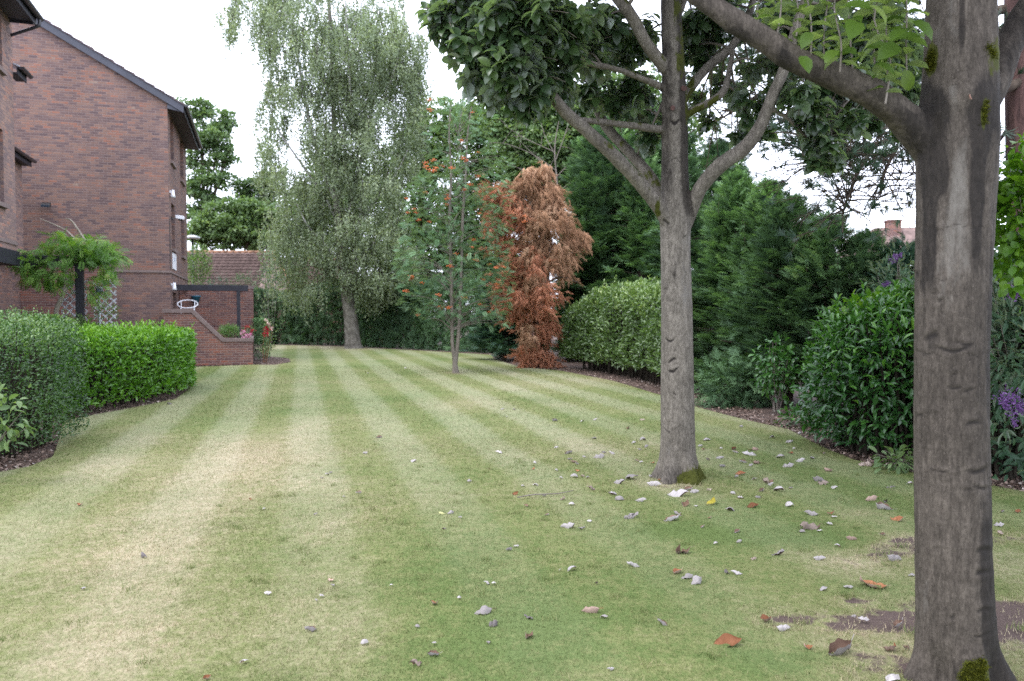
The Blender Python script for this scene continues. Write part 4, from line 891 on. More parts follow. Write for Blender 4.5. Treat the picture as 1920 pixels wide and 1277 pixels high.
st.build('branch_stub', M['bark_pine'], mtk)
# crown: balls of leaf rosettes
mc = [(835, 40, 6.7, .20), (870, 20, 6.7, .3), (900, 80, 6.6, .33), (940, 30, 6.5, .38), (1000, 30, 6.4, .4), (965, 110, 6.5, .36), (1000, 150, 6.65, .28), (950, 165, 6.7, .24), (1040, 120, 6.8, .3), (1060, 40, 6.7, .36), (905, 140, 6.7, .22), (990, 195, 6.8, .17), (920, 185, 6.9, .14),
      (1095, 100, 7.4, .3), (1130, 40, 7.5, .34), (1100, 170, 7.9, .24), (1150, 190, 8.0, .2), (1190, 160, 8.0, .24), (1205, 70, 7.9, .26), (1215, 255, 7.8, .16), (1200, 215, 7.7, .17), (1165, 100, 8.2, .24), (1060, 170, 7.2, .2),
      (1300, 40, 8.1, .26), (1325, 75, 8.3, .22), (1290, 90, 8.3, .2), (1345, 20, 8.3, .3), (860, 75, 6.8, .18), (820, 15, 6.9, .2),
      (1540, 255, 7.3, .20), (1560, 280, 7.2, .17), (1520, 215, 7.2, .2), (1500, 180, 7.1, .2), (1460, 165, 7.4, .14), (1595, 225, 7.4, .18), (1550, 160, 7.5, .24), (1620, 190, 7.6, .2), (1480, 110, 7.5, .2), (1640, 140, 7.5, .25), (1385, 175, 7.6, .12), (1400, 215, 7.7, .1), (1590, 130, 7.4, .25), (1520, 100, 7.2, .22), (1690, 170, 7.7, .22), (1670, 90, 7.6, .3), (1610, 50, 7.4, .3), (1540, 40, 7.2, .25), (1530, 300, 7.25, .1), (1450, 60, 7.4, .2), (1430, 120, 7.6, .16), (1700, 110, 7.9, .3), (1640, 230, 7.8, .12), (1580, 180, 7.8, .22), (1660, 30, 7.9, .32), (1720, 210, 8.0, .2), (1500, 60, 7.6, .24), (1570, 80, 7.9, .3), (1690, 240, 8.0, .12), (1330, 115, 8.2, .15), (1352, 160, 8.3, .13), (1405, 130, 8.3, .16), (1425, 195, 8.2, .13), (1330, 225, 8.4, .12), (1385, 250, 8.3, .10), (1310, 190, 8.5, .12), (1440, 250, 8.2, .09), (1460, 20, 7.8, .24), (1400, 60, 8.2, .2)]
cs = [P(u, v, Y) for u, v, Y, r in mc]; rs = [r * 1.1 for *_, r in mc]; per = [int(250 * (r / .3) ** 2.2) + 15 for *_, r in mc]
pos, dr, nr, Ls, rn = clump_leaves(cs, rs, per, .124, .6)
cr = leaves('crown', M['f_whitebeam'], mtree, pos, dr, nr, Ls, Ls * .62, T_BIG, rn)
tw = Tubes(); lp = np.vstack([catmull(a, 4) for a, b in mlimbs])
for c, r in zip(cs, rs):
    a = lp[np.argmin(np.linalg.norm(lp - c, axis=1))]
    tw.add([a, (a + c) / 2 + np.array((0, 0, .05)), c, c + (c - a) * .2], [.013, .010, .007, .003], 6, 3)
    for k in range(5): e = c + rdir(1)[0] * r * .9; tw.add([c, (c + e) / 2 + np.array((0, 0, .03)), e], [.006, .004, .002], 5, 2)
tw.build('twigs', M['bark_rowan'], cr)
# the upper crown, above the frame: it shades the trunk and the lawn
n = 130; d = rdir(n); hc = np.array((1.4, 7.2, 6.6)) + d * (np.array((2.5, 2.2, 1.9)) * (.55 + .45 * rng.random((n, 1))))
u1, v1 = proj(hc); hc = hc[(v1 < -70)]
pos, dr, nr, Ls, rn = clump_leaves(hc, np.full(len(hc), .45), np.full(len(hc), 230), .12, .5)
leaves('crown_top', M['f_whitebeam'], cr, pos, dr, nr, Ls, Ls * .62, T_LEAF, rn)
tw = Tubes(); tp_ = mtrunk[-4]
for c in hc[::2]:
    a = lp[np.argmin(np.linalg.norm(lp - c, axis=1))]; tw.add([a, (a + c) / 2 + np.array((0, 0, .2)), c], [.02, .014, .005], 5, 3)
tw.build('twigs', M['bark_rowan'], cr)

# ------------------------------------------------------------------ the big trunk on the right
RY = 3.36
rtree = empty('whitebeam_tree', (0, 0, 0)); tag(rtree, 'nearest tree with the thick stained trunk and one big limb reaching left', 'tree')
rtrunk = Q([(1800, 1330), (1798, 1290), (1794, 1235), (1790, 1150), (1787, 1000), (1784, 850), (1783, 700), (1786, 550), (1790, 400), (1794, 270), (1798, 180), (1801, 90), (1801, 0), (1803, -160), (1800, -420), (1796, -800)], RY)
rtw = W([x_ * .885 for x_ in (230, 196, 168, 154, 147, 143, 141, 143, 147, 156, 148, 138, 130, 110, 80, 40)], RY)
rlimbs = [
    (Q([(1830, 470, 3.44), (1795, 372, 3.43), (1752, 296, 3.41), (1717, 247, 3.36), (1684, 212, 3.31), (1635, 176, 3.24), (1575, 148, 3.22), (1515, 122, 3.2), (1475, 102, 3.2), (1430, 72, 3.2), (1385, 45, 3.2), (1345, 18, 3.2), (1300, -12, 3.2), (1230, -70, 3.2), (1150, -150, 3.15)], RY), W([40, 52, 62, 64, 57, 52, 50, 46, 45, 42, 42, 36, 31, 27, 18], RY)),
    (Q([(1800, 250, 3.38), (1850, 175, 3.45), (1880, 110, 3.5), (1905, 55, 3.55), (1935, 0, 3.6), (1990, -90, 3.7), (2060, -200, 3.8)], RY), W([70, 66, 56, 50, 46, 38, 24], RY)),
    (Q([(1800, -60, 3.4), (1770, -160, 3.5), (1720, -280, 3.7), (1660, -420, 3.9)], RY), W([50, 50, 40, 20], RY)),
]
me = wood([(rtrunk, rtw, 26, 6)] + [(a, b, 16, 6) for a, b in rlimbs], .0088, 3)
V = mverts(me); Nn = mnorms(me); u_, v_ = proj(V)
rz__ = [q[2] for q in rtrunk]; axx = np.interp(V[:, 2], rz__, [q[0] for q in rtrunk]); rad_t = np.interp(V[:, 2], rz__, rtw)
# angle about the trunk, measured from the side that faces the lawn's near end
cdir = np.array((-1.94, -RY)) / math.hypot(1.94, RY); lat = np.array((-cdir[1], cdir[0]))
rel = np.c_[V[:, 0] - axx, V[:, 1] - RY]; s_ = (rel @ lat) / rad_t; front = (rel @ cdir) > -.3 * rad_t; ontr = np.linalg.norm(rel, axis=1) < 1.22 * rad_t
if True:
    ff = front & ontr
    def E(cs, cv, ws, hv, p=2): return np.exp(-np.abs((s_ - cs) / ws) ** p - np.abs((v_ - cv) / hv) ** p) * ff
    stain = .9 * E(-.55, 265, .42, 95, 4) + .8 * E(-.62, 430, .2, 130, 4) + .75 * E(-.35, 330, .18, 40, 3) + .95 * E(.52, 290, .22, 120, 4) + .8 * E(.55, 430, .13, 90, 3) + .8 * E(.75, 200, .4, 80, 3) + .7 * E(.35, 205, .3, 35, 2) + .75 * E(-.55, 205, .3, 40)
    stain += .6 * E(.98, 600, .12, 260, 4) + .9 * ff * sstep(.55, .85, s_) * sstep(860, 1060, v_) + .45 * ff * sstep(.35, .8, s_) * sstep(700, 1200, v_) + .5 * E(-.5, 640, .3, 35) + .8 * E(.05, 40, .1, 80, 4) + .5 * E(-.9, 170, .2, 80) + .4 * E(-.8, 520, .12, 40) + .5 * E(-.55, 460, .12, 60)
    stain += .75 * E(.0, 1262, .1, 14) + .7 * E(.25, 1240, .3, 12) + .55 * (~ontr) * (u_ > 1830) + .6 * ontr * ~front
    pale = .62 * E(.10, 310, .26, 85, 3) + .55 * E(-.12, 172, .22, 45) + .42 * E(.05, 430, .42, 80, 3) + .30 * E(-.1, 540, .6, 90, 3) + .30 * E(-.75, 1150, .22, 160, 4) + .4 * E(-.6, 60, .15, 60) + .4 * E(-.2, 30, .2, 60)
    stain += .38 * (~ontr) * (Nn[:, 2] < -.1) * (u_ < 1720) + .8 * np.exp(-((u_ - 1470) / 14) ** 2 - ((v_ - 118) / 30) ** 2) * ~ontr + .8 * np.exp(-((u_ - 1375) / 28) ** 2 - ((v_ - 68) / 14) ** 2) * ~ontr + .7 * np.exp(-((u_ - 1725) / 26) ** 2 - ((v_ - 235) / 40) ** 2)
    moss = 1.15 * E(-.70, 112, .15, 34, 2.4) + .62 * E(.85, 110, .35, 70, 2) + 1.0 * E(.60, 215, .09, 40) + 1.25 * E(.38, 1266, .36, 34, 2.4) + .3 * E(.1, 100, .3, 60)
    rs_ = [(-.5, 632, .22, 12, .9), (.05, 655, .45, 6, 1.0), (.35, 642, .25, 5, .9), (-.75, 660, .2, 5, .6), (-.93, 515, .05, 10, .8), (-.45, 550, .1, 5, .7), (-.3, 562, .08, 6, .8), (-.2, 585, .08, 4, .7), (-.35, 522, .16, 3, .7), (.1, 724, .22, 5, .9), (.45, 732, .18, 5, .8), (.55, 796, .22, 7, .9), (.1, 768, .12, 4, .4), (-.8, 775, .1, 6, .8), (-.4, 778, .15, 4, .5), (.65, 882, .26, 8, .9), (.7, 912, .22, 6, .8), (.4, 922, .14, 5, .7), (-.4, 880, .8, 2, .5), (.75, 1035, .2, 9, .9), (.72, 1070, .2, 9, .9), (.7, 1148, .2, 8, .8), (.6, 1190, .2, 5, .7), (-.05, 1160, .08, 7, .7), (-.3, 1025, .2, 3, .4), (0, 425, .9, 2.4, .7), (0, 260, .7, 2.5, .5), (-.1, 1172, .3, 3, .5), (.2, 608, .1, 5, .5), (.1, 700, .1, 5, .7), (-.3, 885, .8, 3, .6), (0, 668, 1., 3, .5), (-.1, 150, .5, 3, .6), (-.05, 135, .6, 2.5, .5), (.0, 162, .4, 2.5, .5), (-.5, 505, .1, 4, .5)]
    rs_ = [(a_, b_, c_, d_ * .8, e_ * .85) for a_, b_, c_, d_, e_ in rs_]; rs_ += [(r2.uniform(-.95, .95), r2.uniform(-50, 1250), r2.uniform(.03, .12), r2.uniform(1.2, 3), r2.uniform(.12, .4)) for _ in range(110)]
    sc, dp = scars(rs_, s_, v_, ff)
    knot = np.exp(-((u_ - 1826) / 26) ** 2 - ((v_ - 180) / 26) ** 2) * ff
    brow = np.exp(-((u_ - 1800 + (v_ - 175) * .8) / 16) ** 2 - ((v_ - 185) / 34) ** 2) * ff
nz = fbm(V * np.array((12, 12, 3.5)), 12) - .5; nz2 = fbm(V * np.array((50, 50, 14)), 13) - .5; rg = noise(V * np.array((3, 3, 60)), 15) - .5
ang = np.arctan2(rel[:, 1], rel[:, 0]); flare = ontr * sstep(1190, 1300, v_)
V2 = V + Nn * (.012 * nz + .005 * nz2 + .002 * rg + .006 * dp + .02 * knot + .012 * brow + flare * .05 * np.sin(ang * 4 + 2.2))[:, None]
moss = moss * (.25 + 1.35 * fbm(V * 11, 46, 3)); setverts(me, V2); setattr_(me, stain=stain, pale=pale, moss=moss, scar=sc)
rtk = link('trunk', me, rtree, M['bark_dark'])
moss_tufts(me, V2, Nn, moss, rtk, 3600, .012, 4)
kp = P(1824, 180, 3.207); kd = unit(np.array((.1, -1, .05)))
MB().tube([kp - kd * .0 + np.array((0, .05, 0)), kp - kd * .01, kp + kd * .008], [.045, .034, .026], 14, 2).build('branch_stub', M['bark_brown'], rtk)
cut, t_, b_, o_ = newmat('cut_wood'); nn_ = tex(t_, 60, 3); t_.links.new(ramp(t_, [(.3, (.20,.085,.06)), (.6, (.42,.26,.19))], nn_).outputs[0], b_.inputs['Base Color'])
MB().tube([kp + kd * .0085, kp + kd * .011], [.0235, .021], 14, 1).build('cut_face', cut, rtk)
# young bright shoots rising from its limb, and larger leaves near the trunk
shoots = [(1490, 105, 3.2, -60), (1520, 118, 3.15, -80), (1545, 130, 3.2, -60), (1575, 135, 3.1, -30), (1600, 150, 3.2, -70), (1452, 85, 3.2, -60), (1660, 195, 3.15, -40), (1665, 175, 3.25, -120), (1700, 140, 3.2, -40), (1425, 60, 3.3, -80), (1640, 120, 3.3, -90)]
pos = []; dr = []; nr = []; Ls = []; rn = []; tw = Tubes()
for u, v, Y, vt in shoots:
    a = P(u, v, Y); b = P(u - 8 + 10 * rng.random(), vt, Y + .05); tw.add([a, a + (b - a) * .35 + rng.normal(size=3) * .018, a + (b - a) * .7 + rng.normal(size=3) * .018, b], [.0042, .0035, .003, .002], 6, 3)
    nl = int(np.linalg.norm(b - a) / .022)
    for k in range(nl):
        t = (k + 1) / nl * .95 + .05; p = a + (b - a) * t; az = k * 2.4 + rng.uniform(-.4, .4); d = np.array((math.cos(az), math.sin(az), rng.uniform(-.5, .25)))
        pos.append(p); dr.append(d); nr.append(np.array((0, 0, 1)) + .5 * d * rng.uniform(-1, .4) + rng.normal(size=3) * .3); Ls.append(rng.uniform(.06, .10)); rn.append(rng.random())
for u, v, Y, L in ((1605, 40, 3.0, .125), (1580, 12, 3.05, .11), (1700, 55, 3.05, .10), (1685, 85, 3.1, .12), (1665, 70, 3.1, .12), (1690, 100, 3.2, .10), (1710, 40, 3.1, .11), (1725, 70, 3.1, .1), (1640, 120, 3.1, .10), (1695, 130, 3.15, .09), (1500, 105, 3.05, .085), (1570, 95, 3.05, .08), (1520, 60, 3.1, .08), (1630, 10, 3.0, .1), (1740, 30, 3.1, .1), (1470, 45, 3.1, .09)):
    pos.append(P(u, v, Y)); d = np.array((rng.uniform(-1, 1), rng.uniform(-.5, .2), rng.uniform(-.7, .1))); dr.append(d); nr.append(np.array((0, -.5, .8)) + rng.normal(size=3) * .3); Ls.append(L); rn.append(.3 + .5 * rng.random())
rcr = leaves('crown', M['f_whitebeam_young'], rtree, np.array(pos), unit(np.array(dr)), unit(np.array(nr)), np.array(Ls), np.array(Ls) * .62, T_BIG, np.array(rn))
tw.build('twigs', M['bark_rowan'], rcr)
n = 190; d = rdir(n); hc = np.array((2.2, 3.0, 5.4)) + d * (np.array((2.9, 2.8, 1.5)) * (.5 + .5 * rng.random((n, 1))))
u1, v1 = proj(hc); hc = hc[(v1 < -240) & (hc[:, 1] > 1.0)]
pos, dr, nr, Ls, rn = clump_leaves(hc, np.full(len(hc), .42), np.full(len(hc), 170), .12, .5)
leaves('crown_top', M['f_whitebeam'], rcr, pos, dr, nr, Ls, Ls * .62, T_LEAF, rn)
tw = Tubes(); lp2 = np.vstack([catmull(a, 4) for a, b in rlimbs])
for c in hc:
    a = lp2[np.argmin(np.linalg.norm(lp2 - c, axis=1))]; tw.add([a, (a + c) / 2 + np.array((0, 0, .2)), c], [.02, .014, .005], 5, 3)
tw.build('twigs', M['bark_rowan'], rcr)

# ------------------------------------------------------------------ weeping birch
BY = 36.3; b0 = G(661, 653); BY = float(b0[1])
birch = empty('birch_tree', (0, 0, 0)); tag(birch, 'tall weeping birch with hanging strands at the far end of the lawn', 'tree')
wt = Tubes()
bt = [(665, 660), (662, 645), (658, 600), (652, 560), (648, 520), (640, 470), (634, 420), (630, 350), (627, 260), (624, 160), (620, 60), (612, -60), (600, -200)]
wt.add(Q(bt, BY), W([42, 31, 26, 23, 20, 17, 14, 12, 10, 8, 7, 6, 4], BY), 14, 4)
bl = [[(650, 540), (664, 500), (672, 450), (676, 380), (672, 300), (660, 210), (654, 120), (648, 10), (640, -120)], [(640, 470), (655, 400), (668, 330), (690, 270), (715, 200), (740, 130), (760, 60)], [(630, 380), (610, 330), (590, 270), (575, 200), (560, 120), (545, 50), (520, 0), (470, -60), (430, -90)],
      [(645, 500), (620, 470), (600, 450), (575, 420), (555, 380)], [(672, 330), (680, 280), (690, 230), (720, 140)], [(632, 300), (648, 240), (655, 180), (660, 90), (680, 0)], [(626, 200), (600, 130), (590, 60), (560, -20)], [(660, 440), (700, 380), (740, 330), (765, 280)], [(655, 520), (690, 470), (720, 430), (750, 410)], [(640, 440), (615, 380), (560, 300), (520, 240), (500, 180)]]
wt.build('trunk', M['bark_birch'], birch); wt = Tubes()
for q in bl: wt.add([P(u, v, BY + rng.uniform(-1.5, 1.5) * (i / len(q))) for i, (u, v) in enumerate(q)], np.linspace(.085, .02, len(q)), 8, 3)
wt.build('limbs', M['bark_birch_pale'], birch)
groups = [(545, 470, 45, 85, 3.0), (560, 380, 40, 60, 1.6), (512, 300, 32, 70, 1.0), (505, 150, 16, 150, .75), (428, 25, 20, 70, 1.6), (446, 40, 9, 60, .7), (490, 60, 22, 80, 1.0), (510, 20, 40, 60, 1.4), (500, 240, 20, 70, .8), (600, 330, 50, 90, 2.0), (615, 430, 50, 80, 2.2), (700, 430, 62, 110, 4.2), (725, 260, 68, 150, 5.2), (690, 160, 75, 110, 3.6), (745, 140, 50, 70, 2.0), (610, 140, 60, 70, 1.5), (590, 40, 90, 60, 1.6), (740, 500, 45, 50, 1.8), (670, 300, 50, 100, 2.4), (570, 200, 35, 90, .8), (690, 50, 60, 70, 1.4), (650, -60, 150, 90, 2.6), (550, -40, 80, 60, 1.0), (600, 70, 110, 70, 2.6), (700, 80, 85, 80, 2.2), (560, 140, 45, 90, 1.4), (650, 200, 70, 80, 1.8), (760, 120, 42, 80, 1.2), (620, 270, 60, 80, 1.4), (525, 210, 24, 80, .7), (780, 220, 18, 110, .9), (700, 530, 45, 22, 1.0), (560, 530, 35, 30, .8), (640, 490, 50, 40, 1.5), (705, 530, 50, 24, 1.0), (490, 330, 14, 50, .3)]
tot = sum(g[4] for g in groups); NH = 860; A = []
for u, v, ru, rv, wgt in groups:
    n = max(2, int(NH * wgt / tot)); a = rng.uniform(0, 6.283, n); r = np.sqrt(rng.random(n)); uu = u + ru * r * np.cos(a); vv = v + rv * (r * np.sin(a) * .85 - .25)
    dep = BY + rng.normal(size=n) * max(1.1, px(ru, BY) * .85); slim = ru < 22
    for k in range(n):      # a tassel: one twig end from which several strands hang
        h0 = P(uu[k], vv[k], dep[k]); cl = rng.random(); sd_ = unit(rng.normal(size=3) * (1, 1, .2)); wd = .2 if slim else rng.uniform(.3, .75); sz = rng.uniform(.5, 1.5) if not slim else px(rv, BY) * rng.uniform(.3, .7)
        for q in range(6 if slim else int(rng.integers(8, 17))):
            t_ = rng.random(); off = sd_ * wd * (t_ * 2 - 1) + rng.normal(size=3) * wd * .35; A.append((h0 + off * (1, 1, .4) - (0, 0, .35 * abs(t_ - .5) * wd), sz * rng.uniform(.45, 1.15), cl))
pos = []; dr = []; rn = []; bt_ = Tubes()
for i, (p, ln, cl) in enumerate(A):
    m = max(6, int(ln / .046)); t = np.linspace(0, 1, m); sw = rng.normal(size=2) * .14; tilt = rng.normal(size=2) * .10
    c = np.c_[p[0] + sw[0] * np.sin(t * 2.2) + tilt[0] * t * ln, p[1] + sw[1] * np.sin(t * 2.2) + tilt[1] * t * ln, p[2] - t * ln]
    pos.append(c + rng.normal(size=(m, 3)) * .045); d = rng.normal(size=(m, 3)) * .6 + np.array((0, 0, -.8)); dr.append(d); rn.append(np.clip(.4 * cl + .5 * rng.random(m) + .22 * (1 - t), 0, 1))
    if i % 5 == 0: bt_.add([c[0] + np.array((0, 0, .2)), c[m // 2], c[-1]], [.012, .008, .005], 4, 1)
pos = np.vstack(pos); dr = unit(np.vstack(dr)); n = len(pos); Ls = rng.uniform(.07, .125, n)
bc = leaves('crown', M['f_birch'], birch, pos, dr, rdir(n) + np.array((0, -.2, .3)), Ls, Ls * .72, T_DIAMOND, np.concatenate(rn))
bt_.build('twigs', M['twig_dark'], bc)

# ------------------------------------------------------------------ rowan with berries
w0 = G(854, 699); WY = float(w0[1])
rowan = empty('rowan_tree', (0, 0, 0)); tag(rowan, 'slender two stemmed rowan with orange berries on the lawn', 'tree')
wt = Tubes()
wt.add(Q([(855, 706), (854, 694), (852, 670), (848, 640), (847, 560), (845, 480), (843, 400), (846, 320), (842, 250), (846, 190)], WY), W([17, 12, 8.5, 7, 6.5, 6, 5, 4, 3, 2], WY), 10, 4)
wt.add(Q([(854, 690), (857, 655), (861, 610), (864, 540), (866, 470), (868, 400), (873, 330), (876, 260), (884, 200)], WY), W([7, 7, 6.5, 6, 5, 5, 4, 3, 2], WY), 10, 4)
rg_ = [(845, 490, 75, 45, 1.5), (790, 520, 42, 40, 1.0), (905, 500, 52, 45, 1.2), (810, 430, 55, 50, 1.2), (880, 420, 60, 50, 1.3), (845, 350, 70, 50, 1.2), (800, 370, 38, 40, .7), (905, 350, 50, 50, .8), (855, 270, 60, 45, .9), (830, 230, 35, 35, .45), (885, 230, 40, 40, .5), (925, 300, 30, 35, .4), (930, 430, 32, 50, .6), (790, 565, 40, 20, .5), (905, 570, 48, 28, .7), (850, 560, 55, 25, .6), (935, 540, 25, 40, .5), (770, 480, 25, 35, .4), (825, 590, 40, 12, .25), (855, 200, 30, 25, .25), (925, 600, 25, 14, .2), (760, 505, 20, 20, .2)]
cen = []; tot = sum(g[4] for g in rg_)
pos = []; dr = []; nr = []; rn = []
stem = np.array(Q([(846, 620), (847, 560), (845, 480), (850, 400), (860, 320), (860, 250)], WY))
for u, v, ru, rv, wgt in rg_:
    n = int(2700 * wgt / tot); a = rng.uniform(0, 6.283, n); r = np.sqrt(rng.random(n)); uu = u + ru * r * np.cos(a); vv = v + rv * r * np.sin(a); dd_ = WY + rng.normal(size=n) * max(.35, px(ru, WY) * .6)
    p = np.array([P(x, y, z) for x, y, z in zip(uu, vv, dd_)]); ax = stem[np.argmin(np.abs(stem[:, 2][None, :] - p[:, 2][:, None]), axis=1)]
    out = unit((p - ax) * (1, 1, .3)); pos.append(p); dr.append(unit(out + rng.normal(size=(n, 3)) * .5 + np.array((0, 0, .05)))); nr.append(unit(np.array((0, 0, 1.0)) + rng.normal(size=(n, 3)) * .35)); rn.append(.4 * rng.random() + .6 * rng.random(n))
    for k in range(5):
        j = rng.integers(n); e = p[j]; zz_ = e[2] - rng.uniform(.25, .7); s0 = np.array([np.interp(zz_, stem[:, 2], stem[:, i_]) for i_ in (0, 1, 2)]); wt.add([s0, (s0 + e) / 2 + np.array((0, 0, .12)), e], [.012, .008, .003], 5, 3)
wt.build('trunk', M['bark_rowan'], rowan)
pos = np.vstack(pos); n = len(pos)
rc = leaves('crown', M['f_rowan'], rowan, pos, np.vstack(dr), np.vstack(nr), rng.uniform(.17, .25, n), rng.uniform(.17, .25, n), T_PINNATE, np.concatenate(rn))
bp = [(800, 312), (797, 305), (806, 318), (818, 315), (846, 314), (898, 285), (869, 296), (872, 355), (880, 345), (797, 360), (763, 372), (780, 398), (776, 392), (764, 398), (786, 412), (823, 410), (840, 365), (839, 372), (838, 383), (855, 475), (888, 449), (886, 463), (877, 478), (892, 487), (918, 495), (929, 501), (945, 500), (931, 532), (908, 524), (822, 552), (826, 575), (840, 576), (783, 590), (770, 523), (773, 518), (873, 558), (899, 570), (917, 585), (805, 187), (807, 205), (885, 210), (848, 225), (866, 263), (830, 310), (814, 320), (805, 415), (898, 330), (905, 326), (812, 300), (875, 300), (842, 498), (928, 480), (760, 545), (792, 530), (985, 405), (983, 415), (900, 400)]
bm_ = MB(); rb_ = random.Random(3)
for k in range(16):
    p = np.array((rb_.gauss(0, .045), rb_.gauss(0, .045), rb_.gauss(0, .022))); bm_.lathe([(0, -.016), (.011, -.011), (.016, 0), (.011, .011), (0, .016)], p, 6)
bo = None
for u, v in bp:
    p = P(u, v, WY + float(rng.normal() * .4) - .25)
    if bo is None: bo = bm_.build('berry_cluster', M['berry'], rc); o = bo
    else: o = bo.copy(); S.collection.objects.link(o); o.parent = rc
    o.location = p; o.rotation_euler = (0, 0, float(rng.uniform(0, 6.3))); o.scale = [float(rng.uniform(.6, 1.05))] * 3
# ------------------------------------------------------------------ conifers
def conifer(label, base, H, rad, n, L, mat, group=None, h0=-.02, droop=.0, tpl=T_SPRAY, taper=.75, up=.35, name='cypress_tree', lumps=.62, twigs=True, cat='tree', leaders=3, bare=0):
    """cypress: sprays on limbs, thick low down and drawn to a loose point; rad = radius at the foot"""
    x, y = base; n = int(n * 2.0); rad = rad * 1.1; taper = taper * .8; leaders = leaders + 3; L = L * .8; o = empty(name, (x, y, 0)); tag(o, label, cat, group)
    wt = Tubes(); wt.add([(0, 0, -.05), (.02, 0, H * .4), (0, .03, H * .97)], [.03 + .022 * H, .02 + .014 * H, .012], 8, 4)
    sd = int(rng.integers(999)); nbr = max(20, n // 17); tb_ = rng.random(nbr) ** .85; hb = .12 + h0 * H + tb_ * (H * (1 - h0) - .1); ab = rng.uniform(0, 2 * math.pi, nbr)
    lump = 1 + lumps * 2 * (fbm(np.c_[np.cos(ab) * 1.5, np.sin(ab) * 1.5, hb * 1.1], sd, 3) - .5)
    rb = rad * np.clip(1 - tb_, 0, 1) ** taper * lump * rng.uniform(.72, 1.15, nbr) + .08; k = rng.integers(0, nbr, n); t = tb_[k]; q_ = .25 + .75 * rng.random(n) ** .7
    bd_ = unit(np.c_[np.cos(ab), np.sin(ab), rng.uniform(.0, .55, nbr) + up * .4 - droop])[k]; side = unit(np.cross(bd_, np.array((0, 0, 1.0))))
    r = rb[k] * q_; d = bd_; sg = rng.normal(size=n)
    p = bd_ * r[:, None] + side * (sg * .14 * L * 2)[:, None]; p[:, 2] = hb[k] + r * bd_[:, 2] - .12 * q_ ** 2 + .05 * rng.normal(size=n)
    dirs = unit(bd_ + side * (sg * .55)[:, None] + np.array((0, 0, 1.0)) * (up * .5 - droop + .9 * t[:, None] ** 3) + .22 * rng.normal(size=(n, 3))); nr = unit(np.array((0, 0, 1.0)) + .3 * rng.normal(size=(n, 3)))
    Ls = L * rng.uniform(.6, 1.25, n) * (1 - .45 * t ** 2)
    # upright leader shoots on the top
    q = [];
    for k in range(leaders):
        aa = rng.uniform(0, 6.28); rr = rad * .6 * rng.random() ** .7 * (k > 0); hh = H * (1 + .05 * (k == 0) - .32 * rr / rad - .14 * rng.random() * (k > 0)); m = 30
        tt = rng.random(m); c0 = np.array((rr * math.cos(aa), rr * math.sin(aa), hh - .25 * H)); pp_ = c0 + np.c_[np.zeros(m), np.zeros(m), tt * .25 * H * 1.05]
        q.append((pp_, tt)); wt.add([c0, c0 + (0, 0, .27 * H)], [.012, .004], 5, 1)
    if q:
        lpz = np.vstack([a_[0] for a_ in q]); lt_ = np.concatenate([a_[1] for a_ in q]); m = len(lpz); aa = rng.uniform(0, 6.28, m)
        p = np.vstack([p, lpz]); dirs = np.vstack([dirs, unit(np.c_[np.cos(aa), np.sin(aa), np.full(m, .9)])]); nr = np.vstack([nr, rdir(m) + (0, 0, 1)]); Ls = np.concatenate([Ls, L * (.85 - .5 * lt_)])
    N_ = len(p); cl = fbm(p * 1.6, sd + 1, 2); rn = np.clip(.15 + .9 * (cl - .5) + .7 * rng.random(N_), 0, 1)
    for k in range(int(H * 9) if twigs else 0):
        hh = rng.uniform(.05, .92) * H; aa = rng.uniform(0, 6.28); rr = rad * (1 - hh / H) ** taper * .85
        wt.add([(0, 0, hh - .1), (rr * .5 * math.cos(aa), rr * .5 * math.sin(aa), hh + .05), (rr * math.cos(aa), rr * math.sin(aa), hh + .1 - droop * .3)], [.02, .013, .005], 5, 2)
    wt.build('trunk', M['bark_brown'], o)
    leaves('crown', mat, o, p - dirs * (Ls * .5)[:, None], dirs, nr, Ls, Ls * 1.0, tpl, rn)
    return o
def top_h(v, Y): return float(P(960, v, Y)[2])
CON = [  # u, Y, top row, radius, n, spray, material, label
    (1120, 26.5, 250, 1.5, 2600, .62, 'f_conifer_dark', 'dark cypress directly right of the dead brown conifer'),
    (1200, 25.8, 275, 1.35, 2600, .58, 'f_conifer', 'dark green cypress just left of the middle trunk above the glossy hedge'),
    (1285, 23.0, 300, 1.25, 2200, .55, 'f_conifer_dark', 'dark cypress directly behind the middle trunk'),
    (1380, 16.4, 330, 1.12, 2600, .46, 'f_conifer', 'broad green cypress just right of the middle trunk'),
    (1432, 15.2, 345, 1.0, 2500, .43, 'f_conifer', 'green cypress with upright shoots, second right of the middle trunk'),
    (1478, 13.9, 375, 1.0, 2300, .40, 'f_conifer_dark', 'loose topped cypress behind the small climber at the hedge foot'),
    (1550, 13.4, 405, .95, 1700, .38, 'f_conifer', 'thin topped cypress against the bright sky gap'),
    (1622, 13.0, 440, .85, 1300, .36, 'f_conifer_dark', 'small open cypress in front of the distant house'),
    (1690, 12.6, 455, .85, 1200, .36, 'f_conifer_blue', 'feathery bluish cypress touching the big trunk on its left'),
    (1785, 12.2, 470, .9, 1100, .36, 'f_conifer', 'cypress hidden behind the big stained trunk'),
]
for u, Y, v, r, n, L, mt, lb in CON:
    b = P(u, 600, Y); conifer(lb, (b[0], Y), top_h(v, Y), r, n, L, M[mt], 'cypresses along the right border', leaders=4 if Y < 16 else 3, taper=.62 if Y < 17 else .55)
b = P(945, 600, 27); conifer('blue green cypress at the far right corner of the lawn left of the dead conifer', (b[0], 27), top_h(508, 27), 1.0, 1700, .5, M['f_conifer_blue'], 'cypresses along the right border', taper=.4)
b = P(1068, 600, 27); conifer('narrow dark cypress squeezed between the dead conifer and the glossy hedge', (b[0], 27), top_h(400, 27), .8, 1200, .5, M['f_conifer_dark'], 'cypresses along the right border', taper=.45)
